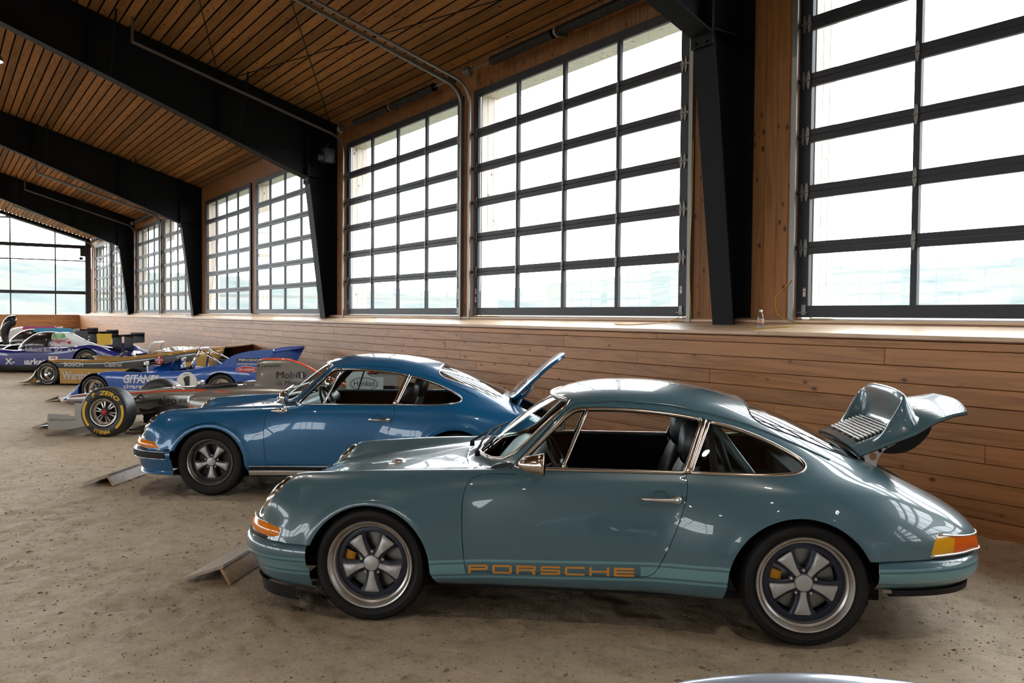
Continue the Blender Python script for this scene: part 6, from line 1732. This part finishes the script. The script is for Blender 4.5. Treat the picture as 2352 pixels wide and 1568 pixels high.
for s in (-1, 1):
    racing_wheel(f1, 0.0, s*(0.90-0.14), 0.326, 0.33, 0.29, 0.182, s, 'f1')
    racing_wheel(f1, 3.40, s*(0.90-0.185), 0.326, 0.33, 0.37, 0.182, s, 'f1')
    for a_, b_ in (((0.1, 0.17, 0.45), (0.0, 0.66, 0.40)), ((0.45, 0.20, 0.43), (0.0, 0.66, 0.40)), ((0.05, 0.16, 0.30), (0.0, 0.66, 0.24)), ((0.5, 0.2, 0.28), (0.0, 0.66, 0.24)), ((0.15, 0.17, 0.5), (0.0, 0.64, 0.26))):
        MB().tube([(a_[0], s*a_[1], a_[2]), (b_[0], s*b_[1], b_[2])], 0.016, 6).build('suspension_arm', M['carbon'], f1)
    for a_, b_ in (((2.9, 0.15, 0.40), (3.4, 0.6, 0.42)), ((3.2, 0.1, 0.25), (3.4, 0.6, 0.25))):
        MB().tube([(a_[0], s*a_[1], a_[2]), (b_[0], s*b_[1], b_[2])], 0.016, 6).build('suspension_arm', M['carbon'], f1)
    # front wing end plate
    MB().prism([(-0.765,0.085),(-0.775,0.20),(-0.77,0.285),(-0.75,0.30),(-0.50,0.295),(-0.47,0.275),(-0.42,0.268),(-0.30,0.295),(-0.22,0.295),(-0.22,0.155),(-0.40,0.105),(-0.6,0.082)], 'y', s*0.895, s*0.878).build('wing_end_plate', M['darkchrome'], f1)
    MB().prism([(3.16,0.60),(3.16,0.87),(3.42,0.88),(3.46,0.835),(3.52,0.81),(3.67,0.81),(3.67,0.60)], 'y', s*0.505, s*0.49).build('rear_end_plate', M['whitep'], f1)
    MB().tube([(0.80, s*0.24, 0.585), (0.78, s*0.33, 0.61)], 0.008, 6).bbox(0.74, 0.80, s*0.40-0.07, s*0.40+0.07, 0.60, 0.665, 0.015).build('mirror', M['alu'], f1)
    MB().prism(cat2([(0.25,0.12),(0.3,0.30),(0.8,0.34),(0.95,0.2),(0.9,0.10)], 3, True), 'y', s*0.30, s*0.288).build('barge_board', M['carbon'], f1)
    MB().box(3.16, 3.67, s*0.35-0.01, s*0.35+0.01, 0.25, 0.62).build('wing_support', M['carbon'], f1)
for k, (xa, za, ch, an) in enumerate(((-0.95, 0.115, 0.26, 0.05), (-0.72, 0.145, 0.16, 0.25), (-0.58, 0.19, 0.14, 0.45))):
    w_ = [(-0.87, 0), (-0.45, 0), (-0.25, -0.01), (0.25, -0.01), (0.45, 0), (0.87, 0)]
    MB().grid([[(xa, y, za+d), (xa+ch*0.5, y, za+d+0.012+ch*0.5*math.tan(an)), (xa+ch, y, za+d+ch*math.tan(an)), (xa+ch*0.5, y, za+d-0.008+ch*0.5*math.tan(an))] for y, d in w_], closed=True).build('front_wing_element', M['darkchrome'], f1, smooth=True)
MB().box(-0.85, -0.6, -0.12, -0.10, 0.14, 0.36).box(-0.85, -0.6, 0.10, 0.12, 0.14, 0.36).build('nose_pylon', M['darkchrome'], f1)
for xa, za, m_ in ((3.22, 0.80, M['f1red']), (3.45, 0.86, M['f1red'])):
    MB().grid([[(xa, y, za), (xa+0.12, y, za+0.015), (xa+0.26, y, za+0.08), (xa+0.12, y, za-0.012)] for y in (-0.49, 0.49)], closed=True).build('rear_wing_element', m_, f1)
MB().box(0.2, 3.3, -0.62, 0.62, 0.05, 0.07).build('floor_plank', M['carbon'], f1)
f1b = BVHTree.FromPolygons([Vector(p) for p in tb.v], tb.f)
flat_text(f1, 'lettering', 'aigo', 0.42, 0.335, 0.27, 0.145, M['blackprint'], bvh=f1b, y=-0.26, bold=0.02)
flat_text(f1, 'lettering', '\u7231\u56fd\u8005', 0.725, 0.395, 0.18, 0.058, M['blackprint'], bvh=f1b, y=-0.26, bold=0.004)
ecv = BVHTree.FromPolygons([Vector(p) for p in ec.v], ec.f)
flat_text(f1, 'lettering', 'Santander', 1.86, 0.905, 0.27, 0.045, M['blackprint'], bvh=ecv, y=-0.12, bold=0.0)
MB().prism([(1.80,0.915),(1.815,0.935),(1.83,0.95),(1.84,0.935),(1.85,0.915),(1.825,0.905)], 'y', -0.137, -0.132).build('decal', M['blackprint'], f1)
flat_text(f1, 'lettering', 'Mobil', 2.07, 0.745, 0.31, 0.095, M['blackprint'], bvh=ecv, y=-0.12, bold=0.0, off=0.008)
_b = [(2.40,0.745),(2.47,0.745),(2.47,0.84),(2.40,0.84)]
MB().prism(_b, 'y', -0.098, -0.092).build('decal', M['blackprint'], f1)
flat_text(f1, 'lettering', '1', 2.42, 0.755, 0.025, 0.075, M['silvprint'], y=-0.10, bold=0.03)
flat_text(f1, 'lettering', 'Mercedes-Benz', 2.19, 0.655, 0.52, 0.06, M['blackprint'], bvh=ecv, y=-0.12, bold=0.0)
MB().lathe([(0.032, 0), (0.036, 0.002), (0.036, -0.002)], 24, 'y', (2.13, -0.155, 0.685)).tube([(2.13,-0.155,0.685),(2.13,-0.155,0.72)], 0.003, 4).tube([(2.13,-0.155,0.685),(2.10,-0.155,0.667)], 0.003, 4).tube([(2.13,-0.155,0.685),(2.16,-0.155,0.667)], 0.003, 4).build('decal', M['blackprint'], f1)
flat_text(f1, 'lettering', 'vodafone', 1.30, 0.565, 0.24, 0.035, M['orangeprint'], y=-0.42, bold=0.03)
flat_text(f1, 'lettering', 'Henkel', 3.27, 0.685, 0.28, 0.075, M['blackprint'], y=-0.508, bold=0.0)
MB().tube([(3.41+0.185*math.cos(2*math.pi*i/40), -0.508, 0.715+0.085*math.sin(2*math.pi*i/40)) for i in range(40)], 0.004, 4, closed=True).build('decal', M['blackprint'], f1)
flat_text(f1, 'lettering', '@McLarenF1', -0.74, 0.20, 0.36, 0.035, M['blackprint'], y=-0.8975, bold=0.0)
flat_text(f1, 'lettering', 'Hugo Boss', 1.66, 0.645, 0.12, 0.03, M['blackprint'], y=-0.165, bold=0.01)

# ---- closed prototypes at the far end of the row
def prototype(loc, label, bodym, roofm, coverm, wingm, wing_far, detail=True, fin=None):
    c = empty('race_car', (loc[0], loc[1], 0), YAWR, label=label, cat='race car')
    def rp(x, bot, mid, side, sh, inn, cen, yo=0.995): return [(x, yo-0.03, bot), (x, yo, lerp(bot, side, 0.25)), (x, yo, mid), (x, yo-0.02, side), (x, yo-0.13, sh), (x, 0.48, inn), (x, 0, cen)]
    rows = [[(-1.65,0.8,0.08),(-1.66,0.82,0.10),(-1.67,0.82,0.13),(-1.675,0.8,0.16),(-1.68,0.7,0.19),(-1.75,0.4,0.20),(-1.78,0,0.20)],
            rp(-1.35,0.06,0.30,0.42,0.46,0.32,0.30), rp(-1.0,0.06,0.45,0.62,0.66,0.44,0.38), rp(-0.6,0.06,0.5,0.66,0.705,0.52,0.46), rp(-0.1,0.06,0.47,0.60,0.64,0.56,0.54), rp(0.4,0.06,0.46,0.57,0.60,0.60,0.62),
            rp(0.8,0.06,0.46,0.60,0.66,0.70,0.70), rp(1.3,0.06,0.46,0.62,0.70,0.72,0.72), rp(1.8,0.06,0.50,0.66,0.72,0.70,0.70), rp(2.15,0.06,0.56,0.72,0.755,0.68,0.66), rp(2.45,0.06,0.58,0.745,0.78,0.66,0.62),
            rp(2.75,0.08,0.54,0.69,0.73,0.62,0.58), rp(3.05,0.18,0.48,0.58,0.60,0.56,0.55), rp(3.3,0.30,0.42,0.50,0.52,0.50,0.50)]
    bm = body_bm(rows, 5, 4, bands={0: 1})
    bv = BVHTree.FromBMesh(bm)
    arch_cut(bm, -0.6, 0.30, 0.34); arch_cut(bm, 2.40, 0.33, 0.37)
    shell(bm, 0.02); bm_obj(bm, 'body', [bodym, M['gloss_black']], c)
    MB().box(0.45, 2.0, -0.9, 0.9, 0.06, 0.10).box(-1.0, 0.4, -0.5, 0.5, 0.06, 0.36).box(2.0, 3.0, -0.5, 0.5, 0.06, 0.5).build('tub', M['carbon'], c)
    for s in (-1, 1):
        racing_wheel(c, -0.6, s*0.83, 0.305, 0.31, 0.30, 0.22, s); racing_wheel(c, 2.40, s*0.80, 0.33, 0.34, 0.34, 0.23, s)
        for cx in (-0.6, 2.40): MB().lathe([(0, s*0.5), (0.35, s*0.5), (0.37, s*0.95)], 24, 'y', (cx, 0, 0.325), a0=0, a1=math.pi).build('wheel_house', M['black'], c)
    # canopy
    cs = smooth_stations([(0.05,0,0.62,0.30,0.05),(0.25,0,0.68,0.46,0.20),(0.55,0,0.72,0.54,0.355),(0.85,0,0.72,0.53,0.38),(1.0,0,0.72,0.48,0.345),(1.12,0,0.70,0.36,0.26)])
    MB().grid(oval_loft(cs, 28, 0.85), closed=True).build('canopy', roofm, c, smooth=True)
    # engine cover, falling to the tail
    def cv(x, top, hw): return [(x, -hw-0.12, 0.66), (x, -hw-0.03, lerp(0.66, top, 0.4)), (x, -hw, top-0.10), (x, -hw+0.05, top-0.02), (x, -hw*0.45, top), (x, 0, top), (x, hw*0.45, top), (x, hw-0.05, top-0.02), (x, hw, top-0.10), (x, hw+0.03, lerp(0.66, top, 0.4)), (x, hw+0.12, 0.66)]
    cc = [cv(1.05, 1.07, 0.34), cv(1.13, 1.085, 0.34), cv(1.30, 1.08, 0.33), cv(1.48, 1.0, 0.31), cv(1.68, 0.90, 0.30), cv(2.08, 0.76, 0.30), cv(2.6, 0.66, 0.3)]
    rws = [list(r) for r in zip(*[catmull(q, 4) for q in zip(*cc)])]
    e_ = MB().grid(rws); e_.add(rws[0], [tuple(range(11))]); e_.build('engine_cover', coverm, c, smooth=True)
    cvb = BVHTree.FromPolygons([Vector(p) for p in e_.v], e_.f)
    # rear wing with end plates on struts
    MB().grid([[(2.74, y, 0.985), (2.88, y, 1.012), (3.14, y, 1.045), (2.88, y, 0.975)] for y in (-0.92, 0.92)], closed=True).build('rear_wing', M['carbon'], c)
    MB().prism([(2.67,1.075),(3.09,1.085),(3.09,0.785),(2.77,0.76),(2.70,0.80)], 'y', -0.93, -0.915).build('wing_end_plate', wingm, c)
    MB().prism([(2.67,1.075),(3.09,1.085),(3.09,0.785),(2.77,0.76),(2.70,0.80)], 'y', 0.915, 0.93).build('wing_end_plate', wing_far, c)
    for s in (-1, 1): MB().box(2.80, 3.05, s*0.32-0.012, s*0.32+0.012, 0.45, 1.0).build('wing_strut', M['carbon'], c)
    if fin: MB().prism(cat2([(1.0,1.02),(1.05,1.14),(2.22,1.15),(2.30,1.03),(2.0,0.98)], 1, True), 'y', -0.42, -0.40).build('cover_fin', fin[0], c); MB().prism([(1.6,0.90),(1.7,1.02),(2.50,1.15),(2.50,0.88)], 'y', -0.40, -0.38).build('cover_fin', fin[1], c)
    return c, bv, cvb
db, dbv, dbc = prototype((-27.66, 2.019), 'dark blue closed prototype with white engine cover and yellow wing end plate', M['navyp'], M['gloss_black'], M['whitep'], M['yellowp'], M['carbon'])
flat_text(db, 'lettering', 'X-rmarkets', 0.14, 0.22, 1.25, 0.17, M['white'], bvh=dbv, bold=0.03)
MB().prism([(0.42,0.20),(0.68,0.20),(0.68,0.42),(0.42,0.42)], 'y', -1.004, -1.0005).build('decal', M['navyp'], db)
flat_text(db, 'lettering', 'Deutsche Bank', 0.76, 0.59, 0.68, 0.075, M['white'], bvh=dbv, y=-1.0, bold=0.0, off=0.008)
for q in (((0.745,0.59),(1.60,0.575)), ((0.745,0.59),(0.745,0.70))):
    MB().tube([(q[0][0], -1.007, q[0][1]), (q[1][0], -1.007, q[1][1])], 0.006, 4).build('decal', M['silvprint'], db)
MB().tube([(1.56,-1.008,0.595),(1.56,-1.008,0.725),(1.73,-1.008,0.725),(1.73,-1.008,0.595)], 0.011, 4, closed=True).tube([(1.59,-1.008,0.62),(1.70,-1.008,0.70)], 0.014, 4).build('decal', M['white'], db)
flat_text(db, 'lettering', 'PLA', 1.92, 0.60, 0.17, 0.07, M['white'], y=-1.008, bold=0.03)
MB().prism([(1.37,0.35),(1.63,0.35),(1.63,0.46),(1.37,0.46)], 'y', -1.006, -1.001).build('number_plate', M['white'], db)
flat_text(db, 'number', '18', 1.44, 0.37, 0.13, 0.08, M['redprint'], y=-1.009, bold=0.02)
flat_text(db, 'lettering', 'HighC', 1.11, 0.78, 0.42, 0.13, M['redprint'], bvh=dbc, y=-0.45, bold=0.005, off=0.02)
MB().lathe([(0, -0.004), (0.045, -0.004), (0.045, 0.004)], 20, 'y', (1.60, -0.40, 0.81)).build('decal', M['redprint'], db)
for x in (1.12, 1.36): MB().prism([(x,0.93),(x+0.14,0.95),(x+0.10,1.06),(x+0.02,1.06)], 'y', -0.40, -0.385).build('decal', M['greenp'], db)
# raised door: a curved black shell hinged at the windscreen
dr = []
for i in range(9):
    t = i/8; a = lerp(-0.2, 1.9, t)
    cx, cz = -0.10+0.40*math.sin(a)*0.9, 0.80+0.68*t
    hw = lerp(0.10, 0.21, min(1, t*1.4))
    dr.append([(cx-hw+0.02*t, -0.62, cz), (cx-hw*0.6, -0.70, cz+0.01), (cx+hw*0.6, -0.70, cz+0.01), (cx+hw, -0.62, cz), (cx+hw*0.9, -0.56, cz-0.01), (cx-hw*0.9, -0.56, cz-0.01)])
dd = smooth_stations([(0,0,0,0,0),(1,1,1,1,1)], 1)
door_path = catmull([(-0.05,-0.62,0.74),(-0.09,-0.64,0.95),(-0.08,-0.66,1.12),(0.0,-0.66,1.30),(0.09,-0.62,1.40),(0.17,-0.55,1.40)], 4)
MB().tube(door_path, [lerp(0.07, 0.155, min(1, i/(len(door_path)-1)*1.3)) * (0.55 if i == len(door_path)-1 else 1) for i in range(len(door_path))], 16).build('raised_door', M['gloss_black'], db, smooth=True)
blk, bbv, bbc = prototype((-31.96, 2.019), 'black closed prototype with a cyan and grey fin, second car from the far end', M['gloss_black'], M['gloss_black'], M['gloss_black'], M['carbon'], M['carbon'], fin=(M['cyanp'], M['greyp']))
flat_text(blk, 'lettering', 'CITY', 2.78, 0.80, 0.20, 0.055, M['silvprint'], y=-0.932, bold=0.02)
mag, _, _ = prototype((-36.3, 2.019), 'magenta and white prototype, farthest car of the row', M['magp'], M['whitep'], M['whitep'], M['carbon'], M['carbon'], fin=(M['magp'], M['whitep']))

# ---- silver car just touching the bottom edge of the picture
_c, _s2 = math.cos(YAWR), math.sin(YAWR)
px, py = -1.362 - (_c*0.35 - _s2*0.87), 1.855 - (_s2*0.35 + _c*0.87)
sil = empty('race_car', (px, py, 0), YAWR, label='pale silver open racer, only a fender top showing at the bottom edge', cat='race car')
def rs(x, bot, side, sh, inn, cen): return [(x, 0.93, bot), (x, 0.95, lerp(bot, side, 0.4)), (x, 0.945, side), (x, 0.87, sh), (x, 0.62, inn), (x, 0, cen)]
rows = [[(-0.75,0.8,0.10),(-0.76,0.82,0.13),(-0.77,0.82,0.16),(-0.78,0.78,0.20),(-0.82,0.5,0.2),(-0.85,0,0.2)], rs(-0.55,0.08,0.38,0.43,0.36,0.33), rs(-0.3,0.08,0.52,0.575,0.46,0.42), rs(0.0,0.08,0.62,0.688,0.56,0.50), rs(0.35,0.08,0.655,0.730,0.60,0.55), rs(0.7,0.08,0.64,0.706,0.60,0.56), rs(1.0,0.08,0.61,0.665,0.60,0.60), rs(1.5,0.08,0.58,0.62,0.60,0.6), rs(2.0,0.08,0.60,0.66,0.60,0.58), rs(2.4,0.08,0.62,0.70,0.60,0.56), rs(2.9,0.15,0.56,0.62,0.55,0.52), rs(3.2,0.3,0.48,0.52,0.5,0.48)]
bm = body_bm(rows); arch_cut(bm, 0.0, 0.30, 0.34); arch_cut(bm, 2.4, 0.31, 0.35); top_cut(bm, 1.1, 1.75, 0.55, 0.12); shell(bm, 0.02); bm_obj(bm, 'body', M['silverp'], sil)
for s in (-1, 1):
    racing_wheel(sil, 0.0, s*0.79, 0.30, 0.305, 0.24, 0.19, s); racing_wheel(sil, 2.4, s*0.78, 0.305, 0.31, 0.28, 0.19, s)
MB().box(0.4, 2.9, -0.8, 0.8, 0.08, 0.12).box(1.0, 1.9, -0.58, 0.58, 0.1, 0.4).build('tub', M['carbon'], sil)

# ------------------------------------------------------------------ small things
def sign_stand(loc, ang, label, L=0.62, w=0.26, h=0.095):
    """two weathered boards meeting at a ridge, lying in the sand before a car"""
    s = empty('board_stand', (loc[0], loc[1], 0), ang, label=label, cat='board', group='wooden board stands')
    t = 0.02
    def slab4(p, q, up):
        P, Q = Vector(p), Vector(q)
        n = (Q-P).cross(Vector((0, 1, 0))).normalized()*t
        if n.z > 0: n = -n
        v = []
        for y in (-L/2, L/2): v += [(P.x, y, P.z), (Q.x, y, Q.z), (Q.x+n.x, y, Q.z+n.z), (P.x+n.x, y, P.z+n.z)]
        return MB().add(v, [(0,1,2,3),(7,6,5,4),(0,4,5,1),(1,5,6,2),(2,6,7,3),(3,7,4,0)])
    bevel_mod(slab4((-0.25, 0, 0.024), (0.005, 0, h+0.02), 1).build('sign_board', M['ply'], s), 0.002)
    bevel_mod(slab4((0.0, 0, h), (0.06, 0, 0.0), 1).build('prop_board', M['plyedge'], s), 0.002)
    return s
sign_stand((-5.45, 1.64), YAW-R(2), 'weathered board stand lying in front of the teal coupe')
sign_stand((-9.04, 1.53), YAWB-R(2), 'weathered board stand lying in front of the bright blue coupe')
sign_stand((-13.74, 1.48), YAWR, 'board stand at the front wing of the chrome grey single seater')
sign_stand((-17.83, 2.03), YAWR, 'board stand at the nose of the blue open prototype')

# water bottle on the ledge
def ray_y(px, py, Y):
    d = _f2*1936.86 + _s3*(px-1176) - _u3*(py-784)
    return d*(Y/d.y) + Vector((0, 0, CAM_H))
b = ray_y(1747, 755, 6.56); bz = LEDGE_Z + (1.600-LEDGE_Z)*(6.56-6.40)/0.5
bt = empty('water_bottle', (b.x, 6.56, bz), label='small clear water bottle standing on the ledge beside the nearest column', cat='bottle')
M['pet'] = glass_mat('clear_plastic', (0.86, 0.90, 0.93), ior=1.5, boost=2.0)
MB().lathe([(0.0, 0.004), (0.024, 0.002), (0.030, 0.010), (0.030, 0.03), (0.0285, 0.034), (0.030, 0.038), (0.030, 0.115), (0.026, 0.13), (0.016, 0.15), (0.013, 0.158), (0.013, 0.165)], 24, 'z').build('bottle_body', M['pet'], bt, smooth=True)
MB().lathe([(0.0305, 0.05), (0.031, 0.052), (0.031, 0.095), (0.0305, 0.097)], 24, 'z').build('bottle_label', pmat('bottle_label', (0.45, 0.28, 0.2), 0.5), bt, smooth=True)
MB().lathe([(0.0145, 0.160), (0.0155, 0.162), (0.0155, 0.178), (0.013, 0.181), (0.0, 0.181)], 20, 'z').build('bottle_cap', M['white'], bt, angle=40)
# yellow cords by the door tracks
def cord(pts, label):
    MB().tube(catmull(pts, 6), 0.005, 6).build('cord', M['cord'], label=label, cat='cord', smooth=True)
lz = lambda y: LEDGE_Z + (1.600-LEDGE_Z)*(y-6.40)/0.5 + 0.006
cord([(-5.55, 6.60, lz(6.60)), (-5.42, 6.52, lz(6.52)), (-5.30, 6.55, lz(6.55)), (-5.12, 6.70, lz(6.70)), (-5.20, 6.84, lz(6.84)), (-5.38, 6.83, lz(6.83)+0.10), (-5.40, 6.82, lz(6.82)+0.26), (-5.31, 6.86, lz(6.86)+0.36), (-5.25, 6.87, lz(6.87)+0.42)], 'loose yellow cord curling up beside the water bottle')
cord([(-7.55, 6.62, lz(6.62)), (-7.3, 6.60, lz(6.60)), (-7.1, 6.66, lz(6.66)), (-6.9, 6.80, lz(6.80)), (-6.75, 6.87, lz(6.87)+0.05)], 'yellow cord lying on the ledge left of the nearest column')
cord([(-6.56, 6.86, 1.62), (-6.60, 6.87, 2.2), (-6.58, 6.87, 2.9), (-6.57, 6.87, 3.6)], 'thin yellow cord hanging along the door track left of the nearest column')
# chain hoist hanging at the second column
ch = empty('door_opener', (-16.55, 6.70, 0), label='black door operator unit high on the second column', cat='door opener')
MB().bbox(-0.10, 0.12, -0.14, 0.10, 4.75, 5.05, 0.02).lathe([(0, -0.05), (0.07, -0.05), (0.08, 0.0), (0.07, 0.04), (0, 0.04)], 20, 'y', (0.02, -0.17, 4.85)).build('operator_housing', M['frame'], ch, angle=40)
MB().lathe([(0.02, -0.07), (0.055, -0.065), (0.06, -0.05), (0.05, -0.045)], 20, 'y', (0.02, -0.17, 4.85)).build('pulley', M['galv'], ch, angle=40)
MB().tube([(-0.09, -0.05, 5.02), (-0.12, -0.02, 5.1), (-0.09, 0.03, 5.16)], 0.012, 6).build('cable', M['galv_dull'], ch, smooth=True)
